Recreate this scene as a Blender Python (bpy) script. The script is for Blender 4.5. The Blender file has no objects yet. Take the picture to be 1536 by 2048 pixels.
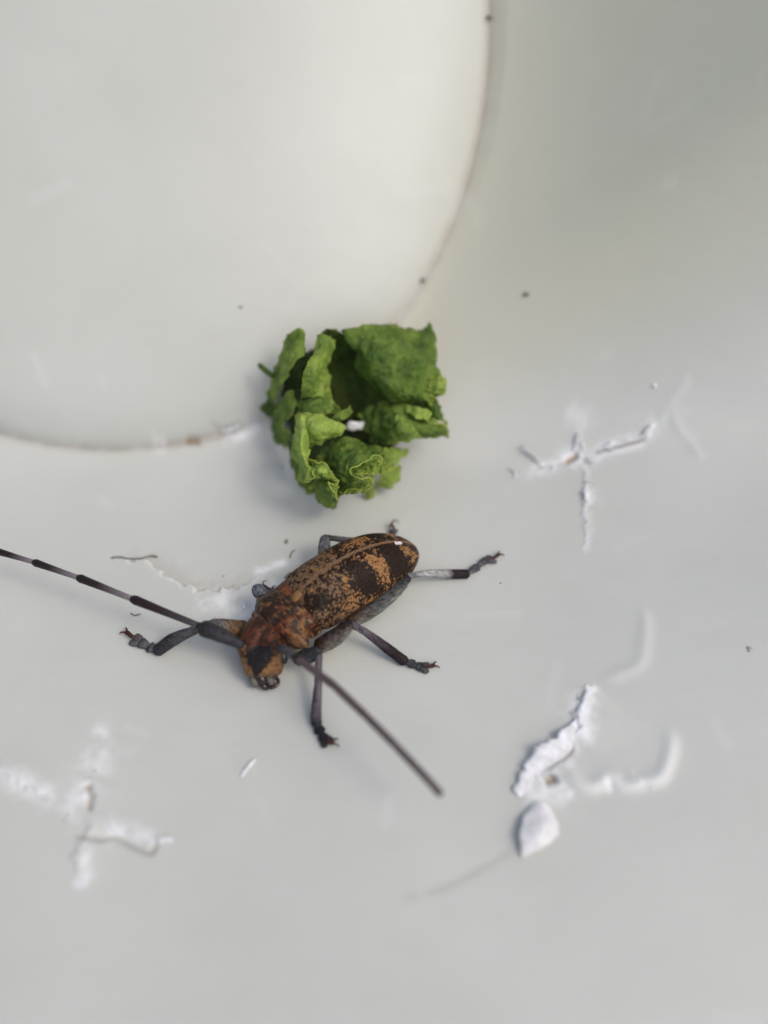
import bpy, math, random
import numpy as np
from mathutils import Vector, noise
from mathutils.bvhtree import BVHTree

# ------------------------------------------------------------------ camera, sky, sun, exposure
MM = 0.001
PITCH = math.radians(50.0)
DIST = 118.0
FPX = 1024.0 / math.tan(math.radians(27.5))
sc = bpy.context.scene
COL = sc.collection
cview = Vector((0.0, -math.cos(PITCH), math.sin(PITCH)))      # from the tub towards the camera
cup = Vector((0.0, math.sin(PITCH), math.cos(PITCH)))
crt = Vector((1.0, 0.0, 0.0))
CPOS = cview * DIST                                           # millimetres

cam = bpy.data.cameras.new("camera")
camo = bpy.data.objects.new("camera", cam)
COL.objects.link(camo)
camo.location = CPOS * MM
camo.rotation_euler = (math.pi / 2 - PITCH, 0.0, 0.0)
cam.sensor_fit = 'VERTICAL'
cam.sensor_height = 24.0
cam.lens = 12.0 / math.tan(math.radians(27.5))
cam.clip_start = 0.005
cam.clip_end = 50.0
cam.dof.use_dof = True
cam.dof.focus_distance = 0.1065
cam.dof.aperture_fstop = cam.lens / 4.6
sc.camera = camo

SUN_EL, SUN_AZ = math.radians(53.0), math.radians(-33.0)      # azimuth from +x
SDIR = Vector((math.cos(SUN_EL) * math.cos(SUN_AZ), math.cos(SUN_EL) * math.sin(SUN_AZ), math.sin(SUN_EL)))
world = bpy.data.worlds.new("World")
sc.world = world
world.use_nodes = True
wn = world.node_tree.nodes
sky = wn.new("ShaderNodeTexSky")
sky.sky_type = 'NISHITA'
sky.sun_disc = False
sky.sun_elevation = SUN_EL
sky.sun_rotation = math.pi / 2 - SUN_AZ
sky.air_density = 0.9
sky.dust_density = 4.5
sky.ozone_density = 0.9
bg = wn["Background"]
bg.inputs[1].default_value = 0.15
world.node_tree.links.new(sky.outputs[0], bg.inputs[0])
sun = bpy.data.lights.new("sun", 'SUN')
sun.energy = 0.56
sun.angle = math.radians(16.0)
sun.color = (1.0, 0.985, 0.96)
suno = bpy.data.objects.new("sun", sun)
COL.objects.link(suno)
suno.rotation_euler = (-SDIR).to_track_quat('-Z', 'Y').to_euler()
sc.view_settings.view_transform = 'Standard'
sc.view_settings.look = 'None'
sc.view_settings.exposure = 0.16
sc.view_settings.gamma = 1.0
sc.cycles.use_denoising = True

# ------------------------------------------------------------------ helpers
def ray(u, v):
    return ((u - 768.0) / FPX * crt - (v - 1024.0) / FPX * cup - cview)      # depth 1 along the axis

def W(u, v, z):
    """The point (mm) at height z that stands at photograph pixel (u, v)."""
    d = ray(u, v)
    t = (z - CPOS.z) / d.z
    return CPOS + d * t

def smooth01(x):
    x = np.clip(x, 0, 1)
    return x * x * (3 - 2 * x)

def interp(xs, ys, x):
    """Smooth monotone-ish interpolation (numpy, cosine free Catmull)."""
    xs = np.asarray(xs, float); ys = np.asarray(ys, float); x = np.asarray(x, float)
    m = np.gradient(ys, xs)
    i = np.clip(np.searchsorted(xs, x) - 1, 0, len(xs) - 2)
    h = xs[i + 1] - xs[i]
    t = np.clip((x - xs[i]) / h, 0, 1)
    return ((2 * t**3 - 3 * t**2 + 1) * ys[i] + (t**3 - 2 * t**2 + t) * h * m[i]
            + (-2 * t**3 + 3 * t**2) * ys[i + 1] + (t**3 - t**2) * h * m[i + 1])

_rs = np.random.RandomState(7)
_tab = _rs.rand(256, 256)
def vnoise(x, y):
    xi = np.floor(x).astype(int); yi = np.floor(y).astype(int)
    fx = x - xi; fy = y - yi
    fx = fx * fx * (3 - 2 * fx); fy = fy * fy * (3 - 2 * fy)
    a = _tab[xi % 256, yi % 256]; b = _tab[(xi + 1) % 256, yi % 256]
    c = _tab[xi % 256, (yi + 1) % 256]; d = _tab[(xi + 1) % 256, (yi + 1) % 256]
    return (a * (1 - fx) + b * fx) * (1 - fy) + (c * (1 - fx) + d * fx) * fy
def fbm(x, y, o=3):
    s = 0; a = 0.5
    for k in range(o):
        s = s + a * vnoise(x * 2**k + 17 * k, y * 2**k + 31 * k); a *= 0.5
    return s

def n3(p, f, seed=0.0):
    return noise.noise(Vector((p[0] * f + seed, p[1] * f - seed * 1.7, p[2] * f + seed * 0.6)))

def catmull(pts, n):
    """Resample a polyline of tuples smoothly: n samples per span."""
    P = np.asarray(pts, float)
    if len(P) == 2:
        t = np.linspace(0, 1, n + 1)[:, None]
        return P[0] * (1 - t) + P[1] * t
    E = np.vstack([2 * P[0] - P[1], P, 2 * P[-1] - P[-2]])
    out = []
    for i in range(1, len(E) - 2):
        for k in range(n):
            t = k / n
            a, b, c, d = E[i - 1], E[i], E[i + 1], E[i + 2]
            out.append(0.5 * (2 * b + (c - a) * t + (2 * a - 5 * b + 4 * c - d) * t**2 + (3 * b - a - 3 * c + d) * t**3))
    out.append(P[-1])
    return np.array(out)

def mesh_obj(name, verts, faces, mat, parent=None, attrs=None, origin=None, smooth=True, cols=None):
    """verts in world millimetres; the object hangs under parent (a thing whose origin is parent['_o'])."""
    o0 = Vector(ORIG[parent.name]) if parent is not None else Vector(origin if origin is not None else (0, 0, 0))
    V = (np.asarray(verts, float) - np.array(o0)) * MM
    me = bpy.data.meshes.new(name)
    me.from_pydata(V.tolist() if len(V) < 300000 else V, [], faces)
    me.update()
    if smooth:
        me.polygons.foreach_set("use_smooth", [True] * len(me.polygons))
    for k, a in (attrs or {}).items():
        at = me.attributes.new(k, 'FLOAT', 'POINT')
        at.data.foreach_set("value", np.asarray(a, np.float32).ravel())
    for k, a in (cols or {}).items():
        at = me.attributes.new(k, 'FLOAT_COLOR', 'POINT')
        c4 = np.ones((len(V), 4), np.float32); c4[:, :3] = np.asarray(a, np.float32)
        at.data.foreach_set("color", c4.ravel())
    me.materials.append(mat)
    o = bpy.data.objects.new(name, me)
    COL.objects.link(o)
    if parent is not None:
        o.parent = parent
        ORIG[o.name] = tuple(o0)
    else:
        o.location = o0 * MM
        ORIG[o.name] = tuple(o0)
    return o
ORIG = {}

def thing(name, label, cat, origin, group=None):
    o = bpy.data.objects.new(name, None)
    o.empty_display_size = 0.003
    COL.objects.link(o)
    o.location = Vector(origin) * MM
    o["label"] = label; o["category"] = cat
    if group: o["group"] = group
    ORIG[o.name] = tuple(origin)
    return o

def tag(o, label, cat, group=None):
    o["label"] = label; o["category"] = cat
    if group: o["group"] = group
    return o

def grid_faces(r, c, wrap=False):
    f = []
    cc = c if wrap else c - 1
    for i in range(r - 1):
        for j in range(cc):
            j2 = (j + 1) % c
            f.append((i * c + j, i * c + j2, (i + 1) * c + j2, (i + 1) * c + j))
    return f

def loft(path, rad, n=12, lat=None, round_ends=(True, True)):
    """A closed surface along path; rad rows (half width, half height); lat = lateral vector(s)."""
    P = [Vector(p) for p in path]
    R = [(r, r) if not hasattr(r, "__len__") else (r[0], r[1]) for r in rad]
    m = len(P)
    T = [((P[min(i + 1, m - 1)] - P[max(i - 1, 0)]).normalized()) for i in range(m)]
    if lat is None:
        a = Vector((0, 0, 1)).cross(T[0])
        if a.length < 0.1: a = Vector((1, 0, 0))
        L = [a.normalized()]
        for i in range(1, m):
            v = L[-1] - T[i] * L[-1].dot(T[i]); L.append(v.normalized())
    else:
        L = [Vector(l) for l in (lat if isinstance(lat, list) else [lat] * m)]
        L = [(l - t * l.dot(t)).normalized() for l, t in zip(L, T)]
    rows = []
    def addrow(p, l, t, a, b): 
        u = t.cross(l)
        rows.append([p + l * (a * math.cos(2 * math.pi * k / n)) + u * (b * math.sin(2 * math.pi * k / n)) for k in range(n)])
    prof = [(0.92, 0.40), (0.62, 0.78)]
    if round_ends[0]:
        for d, s in prof[::-1]: 
            r = min(R[0]); addrow(P[0] - T[0] * (r * d * 0.75 if s == 0.40 else r * d * 0.6), L[0], T[0], R[0][0] * s, R[0][1] * s)
        rows[0], rows[1] = rows[1], rows[0]
    for p, l, t, (a, b) in zip(P, L, T, R): addrow(p, l, t, a, b)
    if round_ends[1]:
        r = min(R[-1])
        for d, s in ((0.40, 0.78), (0.69, 0.40)): addrow(P[-1] + T[-1] * r * d, L[-1], T[-1], R[-1][0] * s, R[-1][1] * s)
    V = [v for row in rows for v in row]
    F = grid_faces(len(rows), n, True)
    a0 = sum(rows[0], Vector()) / n; a1 = sum(rows[-1], Vector()) / n
    if round_ends[0]: a0 = a0 - T[0] * min(R[0]) * 0.1
    if round_ends[1]: a1 = a1 + T[-1] * min(R[-1]) * 0.1
    V += [a0, a1]; q = len(V) - 2; last = (len(rows) - 1) * n
    for k in range(n):
        F.append((q, (k + 1) % n, k)); F.append((q + 1, last + k, last + (k + 1) % n))
    return V, F

def nodes_mat(name):
    m = bpy.data.materials.new(name); m.use_nodes = True
    nt = m.node_tree
    return m, nt, nt.nodes["Principled BSDF"]

class NT:
    def __init__(s, nt): s.nt = nt
    def n(s, t, **kw):
        x = s.nt.nodes.new(t)
        for k, v in kw.items():
            if k.startswith("i_"):
                key = k[2:]; key = int(key) if key.isdigit() else key.replace("_", " ")
                x.inputs[key].default_value = v
            else: setattr(x, k, v)
        return x
    def l(s, a, b): s.nt.links.new(a, b)
    def coord(s): return s.n("ShaderNodeTexCoord").outputs["Object"]
    def attr(s, name): return s.n("ShaderNodeAttribute", attribute_name=name)
    def noise(s, scale, detail=3, rough=0.55, vec=None):
        x = s.n("ShaderNodeTexNoise", i_Scale=scale, i_Detail=detail, i_Roughness=rough)
        s.l(vec if vec is not None else s.coord(), x.inputs["Vector"]); return x
    def ramp(s, fac, stops):
        x = s.n("ShaderNodeValToRGB"); e = x.color_ramp.elements
        while len(e) < len(stops): e.new(0.5)
        for k, (p, c) in enumerate(stops):
            e[k].position = p; e[k].color = (*c, 1) if len(c) == 3 else c
        s.l(fac, x.inputs[0]); return x.outputs[0]
    def mix(s, fac, a, b, mode='MIX'):
        x = s.n("ShaderNodeMix", data_type='RGBA', blend_type=mode)
        for v, i in ((fac, 0), (a, 6), (b, 7)):
            if isinstance(v, (int, float)): x.inputs[i].default_value = v
            elif isinstance(v, tuple): x.inputs[i].default_value = (*v, 1)
            else: s.l(v, x.inputs[i])
        return x.outputs[2]
    def bump(s, h, strength, dist, prev=None):
        x = s.n("ShaderNodeBump", i_Strength=strength, i_Distance=dist)
        s.l(h, x.inputs["Height"])
        if prev is not None: s.l(prev, x.inputs["Normal"])
        return x.outputs[0]

# ------------------------------------------------------------------ materials
def plastic_mat(name, with_attrs):
    m, nt, p = nodes_mat(name); k = NT(nt)
    base = k.ramp(k.noise(45, 3).outputs[0], [(0.3, (0.503, 0.520, 0.479)), (0.7, (0.543, 0.559, 0.519))])
    if with_attrs:
        wh = k.attr("white").outputs["Fac"]; di = k.attr("dirt_shade").outputs["Fac"]; gr = k.attr("grey").outputs["Fac"]
        base = k.mix(k.attr("yellow").outputs["Fac"], base, (0.535, 0.535, 0.430))
        base = k.mix(wh, base, (0.92, 0.93, 0.95))
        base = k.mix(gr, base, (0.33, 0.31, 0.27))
        base = k.mix(di, base, (0.24, 0.145, 0.06))  # brown: dirt in the seam, painted-in shade inside the tear slits
    else:
        base = k.mix(k.ramp(k.noise(900, 3).outputs[0], [(0.38, (0.25, 0.25, 0.25)), (0.66, (1, 1, 1))]), base, (0.92, 0.93, 0.95))
    k.l(base if not isinstance(base, tuple) else base, p.inputs["Base Color"])
    p.inputs["Roughness"].default_value = 0.42 if with_attrs else 0.6
    p.inputs["Specular IOR Level"].default_value = 0.35
    p.inputs["Subsurface Weight"].default_value = 0.25 if with_attrs else 0.35
    p.inputs["Subsurface Radius"].default_value = (1.0, 0.95, 0.75)
    p.inputs["Subsurface Scale"].default_value = 0.0016
    mp = k.n("ShaderNodeMapping"); mp.inputs["Scale"].default_value = (0.35, 1.0, 1.0)
    k.l(k.coord(), mp.inputs["Vector"])
    b1 = k.bump(k.noise(420, 3, vec=mp.outputs[0]).outputs[0], 0.22, 0.0004)
    b2 = k.bump(k.noise(2600, 2).outputs[0], 0.10, 0.0001, b1)
    k.l(b2, p.inputs["Normal"])
    return m
M_TUB = plastic_mat("ivory_plastic", True)
M_TORN = plastic_mat("stress_whitened_plastic", False)

def cuticle_mat(name, rough=0.45, bump=0.35, bscale=5000.0, spec=0.4):
    """Insect cuticle coloured by the vertex colours in «tint»."""
    m, nt, p = nodes_mat(name); k = NT(nt)
    t = k.attr("tint").outputs["Color"]
    f = k.noise(bscale, 4, 0.7)
    c = k.mix(1.0, t, k.ramp(f.outputs[0], [(0.30, (0.55, 0.5, 0.48)), (0.68, (1.35, 1.35, 1.35))]), 'MULTIPLY')
    k.l(c, p.inputs["Base Color"])
    p.inputs["Roughness"].default_value = rough
    p.inputs["Specular IOR Level"].default_value = spec
    vo = k.n("ShaderNodeTexVoronoi", i_Scale=bscale * 0.55); k.l(k.coord(), vo.inputs["Vector"])
    b = k.bump(vo.outputs["Distance"], bump, 0.00012)
    k.l(k.bump(f.outputs[0], bump, 0.00006, b), p.inputs["Normal"])
    return m
M_BODY = cuticle_mat("brown_pubescent_cuticle", 0.42, 0.6, 4200, 0.22)
M_ELY = cuticle_mat("mottled_elytra", 0.5, 0.45, 4600, 0.16)
M_LEG = cuticle_mat("grey_haired_leg", 0.6, 0.5, 6500, 0.14)
M_ANT = cuticle_mat("antenna_cuticle", 0.42, 0.25, 7000, 0.25)
def plain(name, c, rough, spec=0.5, bump=0.0):
    m, nt, p = nodes_mat(name); k = NT(nt)
    k.l(k.ramp(k.noise(3000, 3).outputs[0], [(0.3, tuple(x * 0.75 for x in c)), (0.7, tuple(min(1, x * 1.25) for x in c))]), p.inputs["Base Color"])
    p.inputs["Roughness"].default_value = rough
    p.inputs["Specular IOR Level"].default_value = spec
    if bump: k.l(k.bump(k.noise(4000, 3).outputs[0], bump, 0.0001), p.inputs["Normal"])
    return m
M_EYE = plain("black_eye", (0.010, 0.010, 0.012), 0.22, 0.5)
M_JAW = plain("dark_mandible", (0.018, 0.006, 0.006), 0.2, 0.6)
M_CLAW = plain("reddish_claw", (0.055, 0.014, 0.010), 0.35)
M_PALP = plain("grey_mouthpart", (0.12, 0.115, 0.095), 0.6, 0.3, 0.3)
M_GRIT = plain("dark_grit", (0.17, 0.165, 0.135), 0.9, 0.2, 0.4)
M_FAINT = plain("pale_grit", (0.34, 0.33, 0.30), 0.9, 0.2, 0.3)
M_THREAD = plain("grey_fibre", (0.15, 0.15, 0.14), 0.9, 0.2)
M_SHAV = plain("white_shaving", (0.90, 0.92, 0.95), 0.7, 0.2, 0.1)
_p = M_SHAV.node_tree.nodes["Principled BSDF"]
_p.inputs["Subsurface Weight"].default_value = 0.7; _p.inputs["Subsurface Radius"].default_value = (1.0, 1.0, 1.0); _p.inputs["Subsurface Scale"].default_value = 0.0012
M_CRUMB = plain("white_crumb", (0.80, 0.81, 0.83), 0.7, 0.3, 0.5)

def leaf_mat():
    m, nt, p = nodes_mat("lettuce_leaf"); k = NT(nt)
    co = k.coord()
    n1 = k.noise(330, 4, 0.6).outputs[0]
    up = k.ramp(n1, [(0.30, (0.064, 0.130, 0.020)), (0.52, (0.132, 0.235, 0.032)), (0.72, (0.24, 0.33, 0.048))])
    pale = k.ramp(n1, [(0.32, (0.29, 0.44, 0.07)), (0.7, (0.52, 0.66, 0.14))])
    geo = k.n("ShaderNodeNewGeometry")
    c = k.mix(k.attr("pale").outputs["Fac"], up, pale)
    c = k.mix(k.attr("deep").outputs["Fac"], c, (0.010, 0.022, 0.007))  # near-black green; on the inner sheets it paints in the cavity's shade
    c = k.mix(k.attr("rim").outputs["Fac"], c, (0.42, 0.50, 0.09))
    br = k.ramp(k.noise(150, 3).outputs[0], [(0.60, (0, 0, 0)), (0.72, (0.45, 0.45, 0.45))])
    c = k.mix(br, c, (0.150, 0.120, 0.022))
    vo = k.n("ShaderNodeTexVoronoi", feature='DISTANCE_TO_EDGE', i_Scale=620.0)
    wob = k.n("ShaderNodeVectorMath", operation='MULTIPLY_ADD'); wob.inputs[1].default_value = (0.0012, 0.0012, 0.0012)
    k.l(k.noise(700, 2).outputs["Color"], wob.inputs[0]); k.l(co, wob.inputs[2]); k.l(wob.outputs[0], vo.inputs["Vector"])
    vein = k.ramp(vo.outputs["Distance"], [(0.0, (1, 1, 1)), (0.10, (0, 0, 0))])
    inv = k.n("ShaderNodeMath", operation='MULTIPLY_ADD'); inv.inputs[1].default_value = -0.34; inv.inputs[2].default_value = 0.36
    k.l(k.attr("deep").outputs["Fac"], inv.inputs[0])
    c = k.mix(k.mix(1.0, vein, inv.outputs[0], 'MULTIPLY'), c, (0.22, 0.30, 0.07))
    k.l(c, p.inputs["Base Color"])
    p.inputs["Roughness"].default_value = 0.48
    p.inputs["Specular IOR Level"].default_value = 0.35
    b = k.bump(vo.outputs["Distance"], 0.35, 0.0006)
    b = k.bump(k.noise(1100, 5, 0.7).outputs[0], 0.9, 0.0005, b)
    k.l(b, p.inputs["Normal"])
    tr = k.n("ShaderNodeBsdfTranslucent"); k.l(k.mix(1.0, c, (1.0, 1.1, 0.5), 'MULTIPLY'), tr.inputs[0]); k.l(b, tr.inputs["Normal"])
    mx = k.n("ShaderNodeMixShader"); mx.inputs[0].default_value = 0.36
    k.l(p.outputs[0], mx.inputs[1]); k.l(tr.outputs[0], mx.inputs[2])
    k.l(mx.outputs[0], nt.nodes["Material Output"].inputs[0])
    return m
M_LEAF = leaf_mat()

# ------------------------------------------------------------------ the plastic tub
BX, BY, BA, BB = -34.1, 52.08, 47.25, 43.0       # raised disc: plan centre and half axes
def base_height(x, y):
    yf = 10.0 + 0.10 * (x + 30.0) * smooth01((x + 30) / 40.0)
    w = 3.2
    q = np.clip((y - yf) / w, -30, 30)
    z = 0.90 * w * np.log1p(np.exp(q)) + np.where((y - yf) / w > 30, 0.90 * (y - yf - 30 * w), 0)
    ro = np.clip(disc_e(x, y) - 1, 0, 3) * 44
    sp = 6.0 * np.log1p(np.exp(np.clip((x - 18) / 6.0, -30, 30))) - 0.6 * 6.0 * np.log1p(np.exp(np.clip((x - 60) / 6.0, -30, 30))) - 0.90
    fy = smooth01((y + 2) / 34.0)
    cone = np.where(x > -34, 1.0, 0.0) * (np.sqrt(np.clip(ro, 0, 45)**2 + 1.5) - 1.22) * smooth01((x + 16) / 26.0)
    z = z + 0.62 * sp * smooth01((ro + 0.5) / 3.0) * fy + 0.20 * (sp + 0.6) * (1 - fy) * smooth01((y + 60) / 50.0) + 0.50 * cone * smooth01((y - 6) / 22.0)
    z = z + 0.010 * np.clip(-58 - x, 0, 60) ** 2 + 0.012 * np.clip(-62 - y, 0, 60) ** 2
    z = z + 0.6 * (fbm(x / 34.0 + 40, y / 30.0 + 11, 2) - 0.38)
    return z
def disc_e(x, y):
    return np.sqrt(((x - BX) / BA) ** 2 + ((y - BY) / BB) ** 2)

def surf(x, y):
    """Tub surface before the tears: base, then the raised disc along the local normal."""
    z = base_height(x, y)
    e = 0.05
    nx = -(base_height(x + e, y) - base_height(x - e, y)) / (2 * e)
    ny = -(base_height(x, y + e) - base_height(x, y - e)) / (2 * e)
    il = 1 / np.sqrt(nx**2 + ny**2 + 1)
    N = np.stack([nx * il, ny * il, il], -1)
    ee = disc_e(x, y)
    d = np.clip(1 - ee, 0, 1) * 44.0
    b = 3.4 * (1 - np.exp(-(d / 2.6))) + 4.5 * np.clip(1 - ee**2, 0, 1)
    b = b - 0.22 * np.exp(-((ee - 1.0) * 44 / 0.45) ** 2)
    return np.stack([x, y, z], -1), N, b, ee

def axis(lo, hi, fine, flo, fhi):
    a = list(np.arange(flo, fhi, fine))
    st = fine; x = a[-1]
    while x < hi: st = min(st * 1.25, 4.0); x += st; a.append(x)
    st = fine; x = a[0]; pre = []
    while x > lo: st = min(st * 1.25, 4.0); x -= st; pre.append(x)
    return np.array(pre[::-1] + a)

# coarse copy for ray hits
_gx, _gy = np.meshgrid(np.arange(-120, 121, 1.0), np.arange(-110, 100, 1.0))
_P, _N, _b, _e = surf(_gx, _gy)
_Q = (_P + _N * _b[..., None]).reshape(-1, 3)
BVH = BVHTree.FromPolygons([Vector(p) for p in _Q], grid_faces(_gx.shape[0], _gx.shape[1]))
_Q0 = _P.reshape(-1, 3)
BVH0 = BVHTree.FromPolygons([Vector(p) for p in _Q0], grid_faces(_gx.shape[0], _gx.shape[1]))

def S(u, v, z=0.0, bvh=None):
    """The point z mm above the tub surface at photograph pixel (u, v)."""
    d = ray(u, v).normalized(); o = CPOS - Vector((0, 0, z))
    h = (bvh or BVH).ray_cast(o, d)[0]
    return h + Vector((0, 0, z))

def XY(pts, n=8, wob=0.0, seed=0):
    c = catmull([tuple(S(u, v))[:2] for u, v in pts], n)
    if wob:
        r = np.random.RandomState(seed)
        c = c + r.uniform(-wob, wob, c.shape)
    return c

xs = axis(-115, 95, 0.22, -50, 52)
ys = axis(-100, 92, 0.22, -58, 60)
GX, GY = np.meshgrid(xs, ys)
TP, TN, TB, TE = surf(GX, GY)
H = np.zeros(GX.shape); WHT = np.zeros(GX.shape); DRT_SHADE = np.zeros(GX.shape); GRY = np.zeros(GX.shape)

def near(line, reach):
    """Signed distance (+ on the right of travel) and run (0..1) near a plan polyline; window indexes."""
    x0, y0 = line.min(0) - reach; x1, y1 = line.max(0) + reach
    i0, i1 = np.searchsorted(ys, [y0, y1]); j0, j1 = np.searchsorted(xs, [x0, x1])
    sl = (slice(i0, i1), slice(j0, j1))
    X, Y = GX[sl], GY[sl]
    best = np.full(X.shape, 1e9); side = np.zeros(X.shape); run = np.zeros(X.shape)
    seg = np.linalg.norm(np.diff(line, axis=0), axis=1); cum = np.concatenate([[0], np.cumsum(seg)]); tot = cum[-1]
    for k in range(len(line) - 1):
        a, b = line[k], line[k + 1]; d = b - a; L2 = d @ d
        if L2 == 0: continue
        t = np.clip(((X - a[0]) * d[0] + (Y - a[1]) * d[1]) / L2, 0, 1)
        ex = X - a[0] - t * d[0]; ey = Y - a[1] - t * d[1]
        r = np.hypot(ex, ey); s = np.sign(ex * d[1] - ey * d[0])
        m = r < best
        best = np.where(m, r, best); side = np.where(m, s, side); run = np.where(m, (cum[k] + t * seg[k]) / tot, run)
    return sl, best, side, run

def ends(run, a=0.12):
    return smooth01(run / a) * smooth01((1 - run) / a)

def groove(pts, width, depth, dirt_shade=0.0, grey=0.0, white=0.0, wob=0.08, seed=1, halo=0.0):
    sl, d, s, r = near(XY(pts, 10, wob, seed), width * 6 + 1)
    X, Y = GX[sl], GY[sl]
    wv = width * (0.45 + 1.1 * fbm(X * 1.3 + seed, Y * 1.3, 2))
    g = np.exp(-(d / wv) ** 2) * ends(r)
    H[sl] -= 0.55 * depth * g
    DRT_SHADE[sl] = np.maximum(DRT_SHADE[sl], dirt_shade * g); GRY[sl] = np.maximum(GRY[sl], grey * g)  # in tear slits the brown paints the shaded gap
    if white: WHT[sl] = np.maximum(WHT[sl], white * np.exp(-(d / (width * 3)) ** 2) * ends(r))
    if halo: H[sl] += halo * np.exp(-((d - width * 2.2) / width / 1.2) ** 2) * ends(r)

def step(pts, side, amp, fall, white=0.0, wob=0.0, seed=1, wfall=0.9, rag=0.7, tan=0.0):
    """The sheet on one side of a torn line stands up by amp and settles over fall mm."""
    sl, d, s, r = near(XY(pts, 10, 0.0, seed), fall * 5)
    X, Y = GX[sl], GY[sl]
    sd = s * side * d + rag * ((vnoise(X * 1.1 + seed, Y * 1.1) - 0.5) * 1.3 + (vnoise(X * 3.1 + seed, Y * 3.1) - 0.5) * 0.7)
    on = smooth01((sd + 0.15) / 0.30)
    d = np.abs(sd)
    g = on * np.exp(-d / fall) * ends(r, 0.3)
    H[sl] += 0.65 * amp * g
    WHT[sl] = np.maximum(WHT[sl], white * on * np.exp(-(d / wfall) ** 2) * ends(r, 0.1))
    if tan:
        lo = (1 - on) * np.exp(-(d / 1.5) ** 2) * ends(r, 0.25)
        H[sl] -= 0.30 * lo; DRT_SHADE[sl] = np.maximum(DRT_SHADE[sl], tan * lo)  # shade below the torn edge painted as a tan band

def ridge(pts, amp, width, white=0.0, wob=0.0, seed=1):
    sl, d, s, r = near(XY(pts, 10, wob, seed), width * 5)
    g = np.exp(-(d / width) ** 2) * ends(r, 0.2)
    H[sl] += amp * g
    WHT[sl] = np.maximum(WHT[sl], white * g)

def scrape(pts, width, white, rough=0.15, seed=3, width2=None):
    sl, d, s, r = near(XY(pts, 6), max(width, width2 or 0) * 4)
    X, Y = GX[sl], GY[sl]
    wd = width + ((width if width2 is None else width2) - width) * r
    wd = wd * (0.55 + 0.75 * vnoise(X * 1.4 + seed * 3, Y * 1.4) + 0.45 * vnoise(X * 3.7, Y * 3.7 + seed))
    g = 0.95 * np.exp(-(d / wd / 0.85) ** 2) * ends(r, 0.2) * smooth01(-0.05 + 1.45 * fbm(X / 1.2 + seed, Y / 1.2, 3))
    WHT[sl] = np.maximum(WHT[sl], white * g); H[sl] += rough * g * (fbm(X * 1.6, Y * 1.6, 2) - 0.3)

# seam of the raised disc: grime in the crease, heavier towards the lower left
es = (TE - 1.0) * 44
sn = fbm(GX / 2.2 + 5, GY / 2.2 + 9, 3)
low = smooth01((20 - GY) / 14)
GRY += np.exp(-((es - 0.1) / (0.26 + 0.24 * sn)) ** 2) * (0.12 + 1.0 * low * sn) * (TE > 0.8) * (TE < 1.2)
DRT_SHADE += np.exp(-((es - 0.35) / 0.7) ** 2) * (0.14 + 0.16 * smooth01((sn - 0.25) / 0.4)) * (1 - 0.8 * low) * (TE < 1.2)
# tear beside the lettuce (upper right)
groove([(1128, 926), (1145, 916), (1156, 908)], 0.42, 0.7, dirt_shade=0.85, white=0.7, seed=2)
groove([(1185, 907), (1215, 898), (1250, 889), (1295, 876)], 0.26, 0.7, dirt_shade=0.15, grey=0.85, white=0.8, seed=3)
groove([(1060, 938), (1095, 932), (1128, 926)], 0.2, 0.35, grey=0.35, white=0.6, seed=4)
step([(1165, 905), (1172, 960), (1166, 1010), (1171, 1060), (1164, 1112)], -1, 0.32, 2.6, white=0.6, seed=5, rag=0.5, wfall=0.45)
groove([(1165, 912), (1173, 924), (1178, 922)], 0.3, 0.5, grey=0.6, seed=6)
scrape([(1020, 955), (1080, 940), (1150, 915), (1240, 892), (1310, 850), (1345, 800)], 1.0, 0.5)
scrape([(1120, 826), (1165, 838), (1155, 880), (1158, 912)], 0.9, 0.42, seed=8)
scrape([(1292, 870), (1304, 862)], 0.7, 1.0, seed=9)
scrape([(1176, 975), (1178, 1015)], 0.7, 0.9, seed=10)
scrape([(1165, 930), (1180, 920)], 0.8, 0.7, seed=11)
ridge([(1345, 800), (1352, 845), (1385, 890), (1410, 930)], 0.08, 0.5, white=0.05)
ridge([(1310, 850), (1345, 800), (1385, 745)], 0.10, 0.7, white=0.05)
# the big lifted flap (lower right)
step([(1186, 1362), (1162, 1398), (1152, 1452), (1135, 1486)], -1, 1.0, 3.6, white=0.95, seed=9)
step([(1150, 1470), (1105, 1496), (1062, 1530), (1030, 1588)], -1, 0.8, 1.6, white=0.95, seed=10, wfall=1.1)
groove([(1062, 1548), (1092, 1530), (1128, 1513), (1142, 1484)], 0.34, 0.9, dirt_shade=0.95, seed=11)
groove([(1088, 1562), (1102, 1558), (1112, 1552)], 0.75, 1.0, grey=0.75, dirt_shade=0.35, wob=0.02, seed=12)
groove([(1041, 1588), (1045, 1589)], 0.42, 0.2, dirt_shade=1.0, wob=0.0, seed=13)
ridge([(1140, 1520), (1152, 1562), (1185, 1574), (1220, 1556), (1246, 1572), (1285, 1566), (1322, 1552), (1342, 1500), (1340, 1440)], 0.32, 0.7, white=0.30, wob=0.0, seed=14)
scrape([(1205, 1568), (1225, 1566)], 0.9, 1.0)
scrape([(1182, 1372), (1168, 1400), (1162, 1450), (1140, 1492)], 0.8, 1.0, seed=61, width2=1.5)
scrape([(1140, 1492), (1095, 1520), (1040, 1585)], 1.5, 1.0, seed=65, width2=1.0)
scrape([(1118, 1575), (1150, 1590)], 0.9, 0.7, seed=62)
scrape([(1140, 918), (1190, 912), (1210, 900)], 0.9, 0.8, seed=63)
scrape([(1152, 880), (1158, 905), (1150, 925)], 0.8, 0.8, seed=64)
scrape([(1262, 1566), (1290, 1567)], 0.9, 1.0)
ridge([(1275, 1205), (1292, 1240), (1288, 1300), (1276, 1332), (1242, 1348), (1192, 1366)], 0.15, 0.7, white=0.10)
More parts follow.
